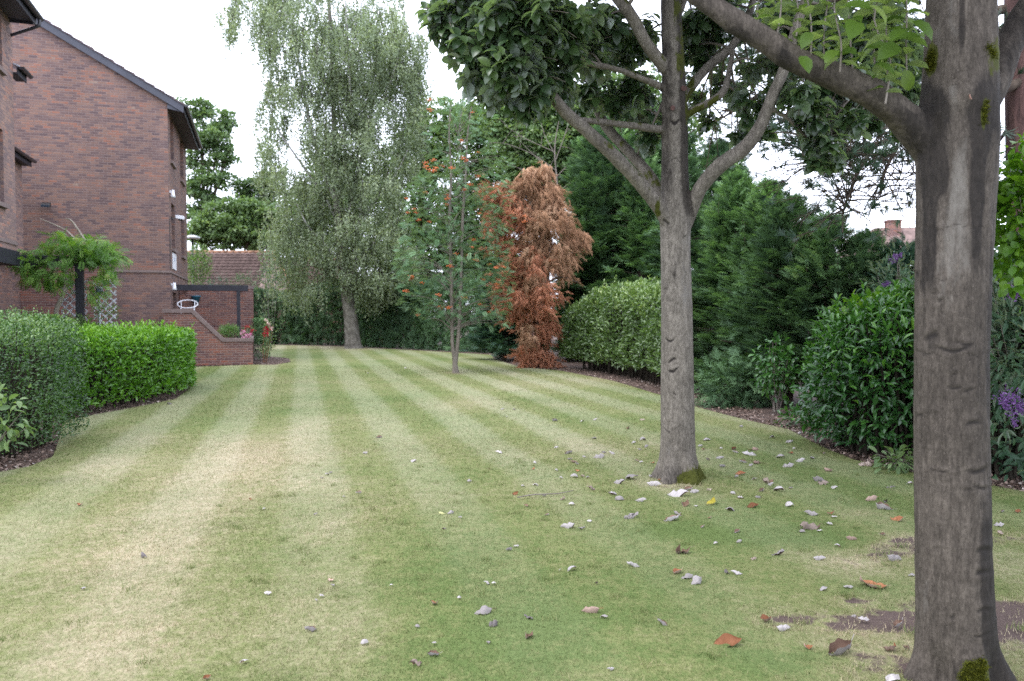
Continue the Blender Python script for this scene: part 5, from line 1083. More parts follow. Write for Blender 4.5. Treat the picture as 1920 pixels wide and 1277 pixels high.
# taller dark masses behind
b = P(1100, 600, 29.5); conifer('mid green cypress behind the right side of the dead conifer', (b[0], 29.5), top_h(262, 29.5), 1.5, 2000, .7, M['f_conifer'], 'tall conifers behind the right border', taper=.5)
b = P(1240, 600, 30); conifer('tall dark cypress behind the middle tree with its top in the branches', (b[0], 30), top_h(205, 30), 2.0, 2600, .8, M['f_conifer_dark'], 'tall conifers behind the right border', taper=.5)
b = P(1150, 600, 31); conifer('tall green cypress behind the dead conifer, left of the middle tree', (b[0], 31), top_h(225, 31), 1.9, 2400, .8, M['f_conifer'], 'tall conifers behind the right border', taper=.5)
b = P(1345, 600, 27); conifer('tall dark cypress behind the right hand fork of the middle tree', (b[0], 27), top_h(275, 27), 1.7, 2200, .75, M['f_conifer_dark'], 'tall conifers behind the right border', taper=.5)

# the dead conifer
d0 = G(1000, 688); DY = float(d0[1])
dead = empty('dead_conifer', (0, 0, 0)); tag(dead, 'dead brown conifer with drooping tan and russet sprays', 'tree')
wt = Tubes(); wt.add(Q([(1010, 692), (1008, 600), (1005, 500), (1002, 400), (990, 315)], DY), W([16, 14, 11, 8, 3], DY), 8, 4)
for q in ([(1004, 470), (1040, 420), (1075, 400)], [(1006, 520), (1050, 460), (1095, 435)], [(1004, 430), (960, 380), (915, 350)], [(1006, 560), (970, 520), (935, 500)], [(1008, 600), (980, 580), (950, 570)], [(1003, 450), (1060, 480), (1102, 440)], [(1008, 540), (1050, 520), (1085, 530)]): wt.add(Q(q, DY - .2), W([6, 4, 2], DY), 6, 4)
wt.build('trunk', M['bark_brown'], dead)
def dead_mass(gs, n, L, mat, name, droop):
    tot = sum(g[4] for g in gs); P_ = []; D_ = []; R_ = []
    for u, v, ru, rv, wgt in gs:
        m = int(n * wgt / tot); a = rng.uniform(0, 6.283, m); r = np.sqrt(rng.random(m)); yy = DY + rng.normal(size=m) * px(ru, DY) * .55
        nb = max(2, m // 40); cu = u + ru * rng.uniform(-.9, .9, nb); cv = v + rv * rng.uniform(-.9, .8, nb); cy = DY - np.abs(rng.normal(size=nb)) * px(ru, DY) * .6; kk = rng.integers(0, nb, m)
        # hanging fans: sprays spill down from shared limb ends
        t = rng.random(m); uu = cu[kk] + rng.normal(size=m) * 7.5 * (.35 + t); vv = cv[kk] + t * 26 - 8
        P_.append(np.array([P(x, y, z) for x, y, z in zip(uu, vv, cy[kk] + rng.normal(size=m) * .12)])); side = np.sign(u - 1004 + rng.normal() * 20)
        D_.append(unit(np.c_[.5 * (uu - cu[kk]) / 12 + .25 * side + .3 * rng.normal(size=m), -.35 + .4 * rng.normal(size=m), -droop + .35 * rng.normal(size=m)])); R_.append(np.clip(.3 * rng.random(nb)[kk] + .55 * rng.random(m) + .15 - .2 * t, 0, 1))
    p = np.vstack(P_); m = len(p); Ls = L * rng.uniform(.6, 1.2, m)
    leaves(name, mat, dead, p, np.vstack(D_), unit(np.array((0, -1, .5)) + .5 * rng.normal(size=(m, 3))), Ls, Ls * .8, T_SPRAY_D, np.concatenate(R_))
dead_mass([(985, 335, 25, 22, .7), (1015, 352, 30, 28, 1), (1030, 372, 24, 24, .8), (1012, 405, 40, 30, 1.4), (1034, 425, 30, 34, 1.2), (1000, 440, 35, 40, 1.3), (1020, 465, 36, 26, 1.2), (1062, 452, 18, 18, .4), (1074, 432, 12, 14, .25), (1042, 485, 16, 14, .3), (1000, 325, 22, 16, .5), (1070, 468, 14, 12, .2), (1090, 440, 12, 12, .2), (1062, 505, 12, 10, .15), (1090, 430, 16, 20, .3), (1050, 395, 18, 18, .3), (1010, 500, 36, 22, 1.0), (975, 360, 20, 20, .5), (1020, 520, 25, 15, .5), (1015, 575, 22, 30, .5), (1000, 620, 24, 24, .35), (985, 400, 22, 22, .5), (965, 345, 18, 14, .3)], 3000, .34, M['f_dead_tan'], 'tan_crown', .8)
dead_mass([(925, 398, 14, 12, .2), (933, 445, 14, 14, .2), (938, 565, 12, 12, .15), (1042, 540, 14, 14, .2), (1046, 610, 12, 16, .15), (915, 350, 22, 14, .35), (938, 362, 36, 24, .9), (945, 410, 20, 22, .5), (950, 520, 18, 20, .4), (960, 390, 32, 28, .8), (970, 430, 28, 26, .9), (975, 470, 28, 30, 1), (965, 505, 25, 20, .6), (985, 550, 30, 30, 1.0), (975, 575, 22, 14, .4), (1005, 600, 30, 35, 1.1), (1005, 645, 30, 40, 1.3), (995, 540, 35, 20, .7), (1000, 505, 30, 25, .7), (1020, 560, 25, 30, .6), (945, 385, 24, 20, .6), (965, 415, 25, 15, .6), (1015, 670, 22, 18, .5)], 3300, .30, M['f_dead_red'], 'russet_crown', .45)

# the dark far hedge: clipped conifers
def conifer_hedge(label, line, Hs, depth, n, L, mat):
    o = empty('conifer_hedge', (0, 0, 0)); tag(o, label, 'hedge'); ln = np.array([tuple(q) for q in line], float)
    sl_ = np.linalg.norm(np.diff(ln, axis=0), axis=1); cum = np.r_[0, np.cumsum(sl_)]
    t = rng.random(n) * cum[-1]; c = np.c_[np.interp(t, cum, ln[:, 0]), np.interp(t, cum, ln[:, 1])]; k = np.clip(np.searchsorted(cum, t) - 1, 0, len(sl_) - 1)
    dv = unit(np.diff(ln, axis=0))[k]; outn = np.c_[dv[:, 1], -dv[:, 0]]; H = np.interp(t, cum, Hs) * (1 + .16 * (fbm(np.c_[t * .5, t * 0], 61) - .5) * 2)
    topm = rng.random(n) < .28; z = np.where(topm, H * (.96 + .12 * rng.random(n)), rng.random(n) ** .9 * H); bulge = .35 * (fbm(np.c_[t * .9, z * .9], 66) - .4)
    w_ = np.where(topm, rng.random(n) * depth, -bulge + .45 * rng.random(n) ** 2)
    p = np.c_[c - outn * w_[:, None], z]; d = np.c_[outn, np.zeros(n)]
    dirs = unit(d * np.where(topm, .2, .8)[:, None] + np.array((0, 0, 1.0)) * np.where(topm, .9, -.05)[:, None] + .5 * rng.normal(size=(n, 3))); nr = unit(np.array((0, 0, .8)) + d * .6 + .5 * rng.normal(size=(n, 3)))
    Ls = L * rng.uniform(.6, 1.3, n); rn = np.clip(.2 + .6 * (fbm(p * .8, 71, 2) - .35) + .45 * rng.random(n), 0, 1)
    leaves('foliage', mat, o, p - dirs * (Ls * .4)[:, None], dirs, nr, Ls, Ls, T_SPRAY_S, rn)
    wt = Tubes(); m = int(cum[-1] / .45)
    for i in range(m):
        tt = (i + .5) / m * cum[-1]; x, y = np.interp(tt, cum, ln[:, 0]), np.interp(tt, cum, ln[:, 1]); kk = min(np.searchsorted(cum, tt) - 1, len(sl_) - 1); on = np.array((unit(np.diff(ln, axis=0))[max(kk, 0)][1], -unit(np.diff(ln, axis=0))[max(kk, 0)][0]))
        x -= on[0] * .4; y -= on[1] * .4; hh = np.interp(tt, cum, Hs) * .9; wt.add([(x, y, -.05), (x, y, hh)], [.05, .02], 6, 1)
        for q in range(10): z0 = hh * (q + rng.random()) / 10; aa = rng.uniform(0, 6.28); wt.add([(x, y, z0), (x + .45 * math.cos(aa), y + .3 * math.sin(aa), z0 + .12)], [.02, .006], 4, 1)
    wt.build('stems', M['twig_dark'], o); return o
conifer_hedge('long dark clipped conifer hedge closing the far end of the lawn', [G(455, 645)[:2] + (0, .3), G(520, 645)[:2] + (0, .3), G(650, 648)[:2] + (0, .5), G(800, 656)[:2] + (0, .5), G(915, 662)[:2] + (.2, .4), G(955, 668)[:2] + (.5, .6)], [2.65, 2.7, 2.75, 2.65, 2.5, 2.4], 1.3, 9500, .46, M['f_conifer_dark'])

# ------------------------------------------------------------------ clipped leafy hedges
def blob_hedge(name, label, outline, z0, H, n, L, mat, tpl=T_LEAF, wl=.45, top=.35, round_=.22, depth=.28, shoots=0, shoot_h=.2, cat='hedge', lean=0, lumpy=.12, updir=.25, ztop=None):
    """leaves over the skin of a solid of given plan outline (list of xy, anticlockwise) and height, plus twiggy inside"""
    o = empty(name, (0, 0, 0)); tag(o, label, cat); pl = np.array([tuple(q) for q in outline], float); nx2 = np.roll(pl, -1, 0); el = np.linalg.norm(nx2 - pl, axis=1); cum = np.r_[0, np.cumsum(el)]
    ntop = int(n * top); ns = n - ntop
    t = rng.random(ns) * cum[-1]; k = np.clip(np.searchsorted(cum, t) - 1, 0, len(pl) - 1); f = (t - cum[k]) / np.maximum(el[k], 1e-6)
    nrm_e = np.c_[(nx2 - pl)[:, 1], -(nx2 - pl)[:, 0]]; nrm_e = unit(nrm_e); nv = unit(nrm_e + np.roll(nrm_e, 1, 0)); nvn = np.roll(nv, -1, 0)
    on = unit(nv[k] * (1 - f)[:, None] + nvn[k] * f[:, None]); c = pl[k] * (1 - f)[:, None] + nx2[k] * f[:, None]
    zt_ = H if ztop is None else None
    hz = rng.random(ns); Hc = H if ztop is None else np.array([ztop(x, y) for x, y in c]); z = z0 + hz * (Hc - z0)
    lump = lumpy * 2 * (fbm(np.c_[c * 1.6, z * 1.6], 77, 3) - .5); dd_ = np.where(rng.random(ns) < .7, rng.random(ns) ** 1.5 * depth, rng.random(ns) * depth * 1.6); shrink = round_ * np.clip((hz - .8) / .2, 0, 1) ** 2 + lean * hz
    ps = np.c_[c + on * (lump - dd_ - shrink)[:, None], z]; dn = np.c_[on, .15 + .8 * np.clip((hz - .8) / .2, 0, 1)]
    # top
    lo, hi = pl.min(0), pl.max(0); cand = rng.uniform(lo, hi, (ntop * 4, 2)); cand = cand[inside(cand, pl)][:ntop]; _, de = nearest(cand, np.vstack([pl, pl[:1]])); Hc = H if ztop is None else np.array([ztop(x, y) for x, y in cand])
    zt = Hc - round_ * np.clip(1 - de / .3, 0, 1) ** 2 * .8 + lumpy * 1.4 * (fbm(cand * 1.8, 78, 3) - .5) - rng.random(len(cand)) ** 1.6 * depth; cc = pl.mean(0); od = unit(cand - cc)
    pt = np.c_[cand, zt]; dt = np.c_[od * np.clip(.6 - de, 0, .6)[:, None], np.ones(len(cand))]
    p = np.vstack([ps, pt]); d0 = unit(np.vstack([dn, dt])); m = len(p)
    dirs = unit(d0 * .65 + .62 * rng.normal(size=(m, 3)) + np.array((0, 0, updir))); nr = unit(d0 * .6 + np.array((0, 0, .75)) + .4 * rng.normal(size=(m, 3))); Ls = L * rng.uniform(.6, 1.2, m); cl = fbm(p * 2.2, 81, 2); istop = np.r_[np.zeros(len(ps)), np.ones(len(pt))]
    rn = np.clip(.12 + .5 * (cl - .35) + .5 * rng.random(m) + .24 * istop - .10 * (1 - istop), 0, 1)  # paler top growth; tone also paints a sky-lit top and shaded sides
    if shoots:
        q = pt[rng.integers(0, len(pt), shoots)]; q = q + np.array((0, 0, .0)); sp = []; sd_ = []; sr = []
        for c_ in q:
            hh = shoot_h * rng.uniform(.3, 1); kk = max(4, int(hh / .025)); tt = np.linspace(0, 1, kk); az = np.arange(kk) * 2.4 + rng.random() * 6; tl_ = rng.normal(size=2) * .25
            sp.append(c_ + np.c_[tl_[0] * tt * hh, tl_[1] * tt * hh, tt * hh]); sd_.append(unit(np.c_[np.cos(az), np.sin(az), .5 + .9 * tt])); sr.append(np.clip(.55 + .4 * rng.random(kk), 0, 1))
        sp = np.vstack(sp); kk = len(sp); p = np.vstack([p, sp]); dirs = np.vstack([dirs, np.vstack(sd_)]); nr = np.vstack([nr, unit(rng.normal(size=(kk, 3)) * .5 + (0, 0, 1))]); Ls = np.r_[Ls, L * rng.uniform(.5, .95, kk)]; rn = np.r_[rn, np.concatenate(sr)]
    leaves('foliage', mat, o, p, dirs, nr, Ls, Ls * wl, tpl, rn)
    wt = Tubes(); cand = rng.uniform(lo, hi, (4000, 2)); cand = cand[inside(cand, pl)]; _, de = nearest(cand, np.vstack([pl, pl[:1]])); cand = cand[de > .36][:420]
    for x, y in cand:
        hh = (H if ztop is None else ztop(x, y)) * rng.uniform(.7, .97); tl_ = rng.normal(size=2) * .07; wt.add([(x, y, -.05), (x + tl_[0], y + tl_[1], hh * .6), (x + 1.6 * tl_[0], y + 1.6 * tl_[1], hh)], [.022, .015, .006], 5, 2)
    wt.build('stems', M['twig_dark'], o)
    return o
hA = [(-8.2, 5.2), (-5.55, 5.6), (-5.30, 7.4), (-5.22, 8.75), (-5.38, 9.9), (-6.0, 10.4), (-8.2, 10.4)]
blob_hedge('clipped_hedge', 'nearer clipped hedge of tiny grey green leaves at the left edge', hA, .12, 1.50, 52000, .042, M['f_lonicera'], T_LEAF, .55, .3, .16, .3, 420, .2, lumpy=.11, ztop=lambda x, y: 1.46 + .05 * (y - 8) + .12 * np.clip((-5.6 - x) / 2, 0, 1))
hB = [(-9.5, 11.5), (-6.85, 11.55), (-6.75, 12.2), (-6.55, 13.2), (-6.45, 14.6), (-6.55, 16.0), (-7.0, 17.2), (-7.8, 17.9), (-10.5, 17.9)]
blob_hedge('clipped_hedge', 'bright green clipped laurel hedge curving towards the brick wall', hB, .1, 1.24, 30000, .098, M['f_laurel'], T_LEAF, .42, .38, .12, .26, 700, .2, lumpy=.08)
hC = [G(1046, 690)[:2] + (.15, .25), G(1100, 700)[:2] + (.2, .2), G(1150, 711)[:2] + (.25, .15), G(1205, 727)[:2] + (.25, .15), G(1238, 742)[:2] + (.25, .3), (3.55, 16.4), (4.7, 17.6), (5.0, 20.5), (3.6, 23.5), (2.0, 23.6)]
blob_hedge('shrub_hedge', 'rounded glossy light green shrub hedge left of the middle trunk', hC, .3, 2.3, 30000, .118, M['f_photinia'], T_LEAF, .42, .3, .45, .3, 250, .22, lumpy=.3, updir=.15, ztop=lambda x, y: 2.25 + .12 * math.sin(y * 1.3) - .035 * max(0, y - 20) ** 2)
# small box column and planter plants by the terrace
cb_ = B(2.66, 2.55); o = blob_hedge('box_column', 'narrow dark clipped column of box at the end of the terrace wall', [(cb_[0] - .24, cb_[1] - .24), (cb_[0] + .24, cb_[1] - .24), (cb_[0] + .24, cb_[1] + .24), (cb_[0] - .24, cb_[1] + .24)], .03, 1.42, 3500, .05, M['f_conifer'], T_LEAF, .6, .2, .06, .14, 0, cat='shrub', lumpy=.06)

def puff(name, label, c, r, n, L, mat, cat='plant', tpl=T_LEAF, wl=.45, group=None, up=.4, stems=14, base=None, sphere=.35):
    """loose plant: leaves through an ellipsoid, on stems from its foot"""
    o = empty(name, (0, 0, 0)); tag(o, label, cat, group); c = np.array(c, float); r = np.array(r, float)
    d = rdir(n); p = c + d * r * ((sphere + (1 - sphere) * rng.random((n, 1))) * (1 + .5 * (fbm(d * 2.2, int(rng.integers(999)), 3)[:, None] - .5) * 2))
    dirs = unit(d + .6 * rng.normal(size=(n, 3)) + np.array((0, 0, up))); nr = unit(np.array((0, 0, 1.0)) + .5 * rng.normal(size=(n, 3)) + .4 * d); Ls = L * rng.uniform(.55, 1.2, n)
    fo = leaves('foliage', mat, o, p, dirs, nr, Ls, Ls * wl, tpl, np.clip(.1 + .45 * fbm(p * 4 / max(r.max(), .3), 5, 2) + .5 * rng.random(n), 0, 1))
    wt = Tubes(); b0_ = np.array(base if base is not None else (c[0], c[1], 0.0), float)
    for k in range(stems):
        e = c + rdir(1)[0] * r * .85; s0 = b0_ + np.array((rng.normal() * .06, rng.normal() * .06, 0)); wt.add([s0, (s0 + e) / 2 + np.array((0, 0, .1 * r[2])), e], [.008, .006, .003], 5, 3)
    wt.build('stems', M['bark_rowan'], o); return o
def florets(o, pts, size, n, mat, name, spread=(.03, .03, .03), L=.02):
    for q in pts:
        p = np.array(q) + rng.normal(size=(n, 3)) * np.array(spread) * size; leaves(name, mat, o, p, rdir(n), rdir(n), L * rng.uniform(.6, 1.2, n), L * .8, T_DIAMOND)
q = B(1.95, -.08, .72); puff('feathery_plant', 'feathery pale green plant in the brick planter behind the ramped wall', P(430, 622, 24.7), (.36, .22, .22), 1500, .10, M['f_feather'], 'plant', T_DIAMOND, .16, base=q, up=.9)
q = B(2.2, -.05, .72)
o = puff('flowering_plant', 'pink and white bedding flowers at the end of the brick planter', P(461, 630, 24.75), (.19, .12, .12), 250, .05, M['f_ash'], 'flowers', base=q)
florets(o, [P(u, v, 24.6) for u, v in ((453, 626), (458, 632), (463, 628), (457, 622), (466, 633), (455, 634), (461, 637), (469, 627))], 1, 36, M['f_pink'], 'flower', (.032, .02, .03), .035)
o = puff('flowering_plant', 'small red geraniums behind the pink flowers in the planter', P(466, 617, 25.0), (.22, .12, .10), 160, .05, M['f_ash'], 'flowers', base=q)
florets(o, [P(u, v, 24.9) for u, v in ((460, 614), (474, 619), (466, 613), (471, 622))], 1, 26, M['f_red'], 'flower', (.028, .02, .028), .035)
# standard rose in its little bed
rb0 = G(497, 680); o = empty('rose_bush', (0, 0, 0)); tag(o, 'tall thin rose bush with crimson and pale blooms by the terrace', 'rose bush')
wt = Tubes(); RYY = float(rb0[1])
for q in ([(496, 682), (500, 650), (502, 625), (501, 600)], [(494, 682), (493, 650), (496, 625), (497, 612)], [(499, 682), (504, 650), (509, 628), (511, 610)]): wt.add(Q(q, RYY), [.014, .011, .008, .004], 6, 3)
wt.build('stems', plain('orange_brown_rose_stem', (.2,.085,.04), .7), o)
p = np.array([P(u, v, RYY + rng.normal() * .12) for u, v in zip(rng.normal(502, 7, 240), rng.uniform(602, 656, 240))]); leaves('foliage', M['f_ash'], o, p, rdir(240), rdir(240) + (0, 0, 1), .07, .045, T_LEAF)
florets(o, [P(500, 626, RYY - .1), P(500, 618, RYY - .1)], 1, 60, M['f_red'], 'bloom', (.045, .03, .045), .06); florets(o, [P(504, 608, RYY - .1), P(499, 600, RYY), P(508, 616, RYY)], 1, 30, plain('cream_petal', (.7,.5,.45), .6), 'bloom', (.03, .02, .03), .05)
be = np.array([tuple(G(u, v)[:2]) for u, v in ((490, 684), (515, 684), (545, 679), (542, 672), (500, 668), (488, 676))])
tag(link('flower_bed', np_mesh('flower_bed', np.c_[be * .999, np.full(len(be), .004)], np.arange(len(be)), len(be)), None, M['soil']), kind='structure')

# ------------------------------------------------------------------ wisteria on the pergola
o = empty('wisteria', (0, 0, 0)); tag(o, 'wisteria sprawling over the black pergola post by the gable', 'climber')
wt = Tubes(); WYY = 18.5
wt.add(Q([(104, 640), (105, 590), (108, 575), (117, 555), (124, 535), (124, 515), (119, 500), (112, 488)], 18.3), W([9, 9, 9, 8, 8, 8, 7, 6], 18.3), 8, 4)
for q in ([(112, 490), (85, 480), (55, 485)], [(115, 492), (150, 470), (200, 475), (228, 490)], [(115, 492), (120, 465), (140, 445)], [(112, 490), (70, 500), (45, 520)], [(140, 448), (120, 430), (75, 410)], [(160, 452), (135, 415), (122, 410)]): wt.add(Q(q, WYY), W([5, 3, 1.2], WYY), 6, 4)
wt.build('trunk', M['twig_pale'], o)
wg = [(125, 476, 85, 16, 2.0), (140, 456, 45, 12, .7), (110, 446, 20, 10, .3), (185, 455, 22, 9, .3), (62, 488, 35, 20, 1), (190, 478, 38, 16, .9), (95, 515, 40, 18, .9), (60, 520, 18, 12, .25), (200, 510, 22, 20, .4), (165, 458, 50, 12, .8), (110, 530, 14, 14, .2), (185, 530, 20, 25, .3), (222, 485, 12, 10, .15), (45, 500, 15, 10, .2), (180, 550, 16, 18, .15)]
tot = sum(g[4] for g in wg); pos = []; rn = []
for u, v, ru, rv, wgt in wg:
    n = int(950 * wgt / tot); a = rng.uniform(0, 6.283, n); r = np.sqrt(rng.random(n)); pos.append(np.array([P(x, y, z) for x, y, z in zip(u + ru * r * np.cos(a), v + rv * r * np.sin(a), WYY + rng.normal(size=n) * .45)])); rn.append(.3 * rng.random() + .7 * rng.random(n))
pos = np.vstack(pos); n = len(pos); oc = P(125, 470, WYY); d = unit(unit((pos - oc) * (1, 1, .2)) * .35 + .6 * rng.normal(size=(n, 3)) + (0, -.1, -.35)); leaves('foliage', M['f_wisteria'], o, pos, d, unit(np.array((0, -.2, 1)) + .4 * rng.normal(size=(n, 3))), rng.uniform(.18, .32, n), rng.uniform(.24, .32, n), T_PINNATE, np.concatenate(rn))
puff('leafy_shrub', 'loose light green shrub growing round the foot of the trellis', P(140, 612, 18.0), (.75, .3, .3), 1100, .07, M['f_ash'], 'shrub', base=(float(P(150, 600, 18.0)[0]), 18.0, 0))
puff('leafy_shrub', 'thin arching shoot of pale leaves leaning right over the laurel hedge', P(200, 583, 17.6), (.35, .12, .18), 160, .07, M['f_ash'], 'shrub', base=(float(P(165, 600, 17.6)[0]), 17.6, 0), stems=6)
# the plant poking in at the left edge
puff('seedling_shrub', 'pale pointed leaves poking out of the near hedge at the left edge', P(12, 780, 7.2), (.22, .14, .36), 75, .10, M['f_ash'], 'shrub', T_BIG, .5, base=(float(P(-70, 800, 7.3)[0]), 7.3, 0), up=-.5, stems=5)

# ------------------------------------------------------------------ right hand shrubs
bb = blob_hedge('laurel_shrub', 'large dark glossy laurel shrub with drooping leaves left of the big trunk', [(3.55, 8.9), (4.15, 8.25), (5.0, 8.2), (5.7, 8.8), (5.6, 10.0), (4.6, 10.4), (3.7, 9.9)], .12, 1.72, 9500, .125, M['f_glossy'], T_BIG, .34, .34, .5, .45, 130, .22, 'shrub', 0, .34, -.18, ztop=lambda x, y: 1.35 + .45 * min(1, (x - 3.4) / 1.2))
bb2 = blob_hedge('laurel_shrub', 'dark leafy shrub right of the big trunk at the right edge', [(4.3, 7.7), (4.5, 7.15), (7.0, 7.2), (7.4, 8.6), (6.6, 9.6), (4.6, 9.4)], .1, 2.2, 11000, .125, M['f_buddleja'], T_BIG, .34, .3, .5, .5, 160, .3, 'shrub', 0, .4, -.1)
def panicle(o, a, b, n=260):
    a = np.array(a); b = np.array(b); t = rng.random(n); r = .035 * (1 - .75 * t); p = a + (b - a) * t[:, None] + rng.normal(size=(n, 3)) * r[:, None]
    leaves('flower_panicle', M['f_purple'], o, p, rdir(n), rdir(n), .018 * rng.uniform(.6, 1.3, n), .015, T_DIAMOND)
bd = puff('buddleja_bush', 'buddleja with purple flower spikes at the right edge', P(1905, 640, 7.0), (.55, .45, .75), 900, .13, M['f_buddleja'], 'shrub', T_BIG, .26, base=(float(P(1960, 640, 7.7)[0]), 7.7, 0), up=-.1, stems=10)
for a, b in (((1888, 732), (1905, 800)), ((1905, 738), (1915, 775)), ((1880, 742), (1886, 765)), ((1895, 548), (1908, 552))): panicle(bd, P(*a, 6.5), P(*b, 6.5), 170)
b2 = puff('buddleja_bush', 'buddleja sprays with small purple flowers left of the big trunk above the laurel', P(1675, 545, 10.6), (.42, .3, .55), 420, .12, M['f_buddleja'], 'shrub', T_BIG, .26, base=(float(P(1690, 600, 10.8)[0]), 10.8, 0), up=.2, stems=20)
for a, b in (((1652, 545), (1666, 530)), ((1672, 488), (1690, 476)), ((1686, 602), (1698, 592))): panicle(b2, P(*a, 9.9), P(*b, 9.9), 170)
puff('climbing_vine', 'bright green vine leaves hanging beside the big trunk at the right edge', P(1915, 400, 6.2), (.30, .3, .62), 900, .095, M['f_vine'], 'climber', T_BIG, .8, base=P(1935, 520, 6.4), up=-.5, stems=20)
puff('leafy_shrub', 'bright leafed shrub top beside the laurel and left of the big trunk', P(1660, 590, 9.6), (.6, .4, .28), 700, .11, M['f_vine'], 'shrub', T_BIG, .5, base=(4.6, 9.6, 0), up=-.1, stems=16)
puff('leafy_shrub', 'dark evergreen undergrowth between the middle trunk and the small climber', P(1385, 725, 13.6), (.75, .3, .42), 700, .26, M['f_conifer_dark'], 'shrub', T_SPRAY_S, .9, base=(float(P(1385, 725, 13.6)[0]), 13.6, 0), up=.1, stems=10)
puff('climber_shrub', 'small broad leaved climber at the foot of the cypresses', P(1455, 690, 12.6), (.36, .25, .5), 420, .11, M['f_glossy'], 'shrub', T_BIG, .55, base=(float(P(1455, 690, 12.6)[0]), 12.6, 0), up=-.3)
puff('leafy_shrub', 'low fresh green shrub under the cypresses beside the laurel', P(1500, 790, 11.2), (.35, .25, .22), 260, .10, M['f_glossy'], 'shrub', T_BIG, .4, base=(float(P(1500, 790, 11.2)[0]), 11.2, 0), up=-.1)
puff('leafy_shrub', 'small variegated spray on the lawn edge left of the big trunk', P(1678, 862, 7.9), (.26, .16, .12), 90, .11, M['f_ash'], 'shrub', T_BIG, .36, base=(float(P(1700, 870, 8.1)[0]), 8.1, 0), up=0)

# ------------------------------------------------------------------ the pine at the right and its long limbs
pb = P(1925, 300, 11.5); pine = empty('pine_tree', (0, 0, 0)); tag(pine, 'tall pine with reddish trunk behind the big trunk and needled limbs across the sky', 'tree')
wt = Tubes(); PY = 11.5
wt.add([P(1938, 650, PY) * (1, 1, 0) + np.array((0, 0, -.1)), P(1932, 500, PY), P(1925, 250, PY), P(1920, 50, PY), P(1915, -300, PY), P(1905, -800, PY)], [.34, .30, .27, .25, .2, .1], 14, 5)
wt.build('trunk', M['bark_pine'], pine); wt = Tubes()
pl_ = [[(1918, 10, 11.5), (1760, 40, 11.8), (1600, 50, 12.0), (1440, 90, 12.2), (1310, 140, 12.3)], [(1918, 70, 11.5), (1760, 130, 12.2), (1620, 165, 12.6), (1500, 215, 12.8), (1420, 250, 12.9)], [(1920, 150, 11.4), (1820, 200, 11.2), (1720, 250, 11.0), (1640, 272, 10.9), (1575, 298, 10.8), (1510, 306, 10.7)], [(1918, 60, 11.4), (1800, 60, 11.3), (1680, 90, 11.2), (1560, 120, 11.2), (1440, 170, 11.2), (1340, 230, 11.2)], [(1918, 100, 11.5), (1780, 180, 12.0), (1660, 215, 12.3), (1560, 245, 12.5), (1480, 270, 12.6)], [(1915, -40, 11.3), (1760, -30, 11), (1620, -10, 10.8), (1480, 20, 10.8), (1350, 60, 10.9)], [(1920, 200, 11.8), (1840, 300, 12), (1760, 320, 12.2), (1690, 325, 12.3)], [(1900, -200, 11.5), (1700, -180, 11.5), (1500, -120, 11.6), (1400, -60, 11.8)], [(1640, 272, 10.9), (1610, 320, 10.8), (1590, 370, 10.8), (1580, 400, 10.8)], [(1690, 262, 11), (1660, 320, 11), (1650, 370, 11)]]
ends = []
for q in pl_:
    pts = [P(*a) for a in q]; wt.add(pts, np.linspace(.075 if len(q) > 4 else .03, .012, len(q)), 8, 4); cr_ = catmull(pts, 6)
    for k in range(len(cr_) // 4, len(cr_)):
        for _ in range(4):
            d = unit(rng.normal(size=3) * np.array((1, .9, .7)) + np.array((-.5, 0, -.05))); e = cr_[k] + d * rng.uniform(.25, .8); wt.add([cr_[k], (cr_[k] + e) / 2 + (0, 0, .04), e], [.012, .008, .004], 4, 2)
            for j in range(3): d2 = unit(d + .7 * rng.normal(size=3)); e2 = e + d2 * rng.uniform(.12, .35); wt.add([e, e2], [.005, .003], 4, 1); ends.append((e2, d2, e))
            ends.append((e, d, cr_[k]))
wt.build('limbs', M['bark_brown'], pine)
keep = [(e, d) for e, d, s in ends]
pos = np.array([e for e, d in keep]); dr = np.array([d for e, d in keep]); u1, v1 = proj(pos); kf = rng.random(len(pos)) < np.where(v1 > 300, .28, 1.0); pos, dr = pos[kf], dr[kf]; n = len(pos)
leaves('crown', M['f_pine'], pine, pos - dr * .05, unit(dr + (0, 0, .3)), rdir(n), rng.uniform(.10, .16, n), rng.uniform(.10, .16, n), T_TUFT)

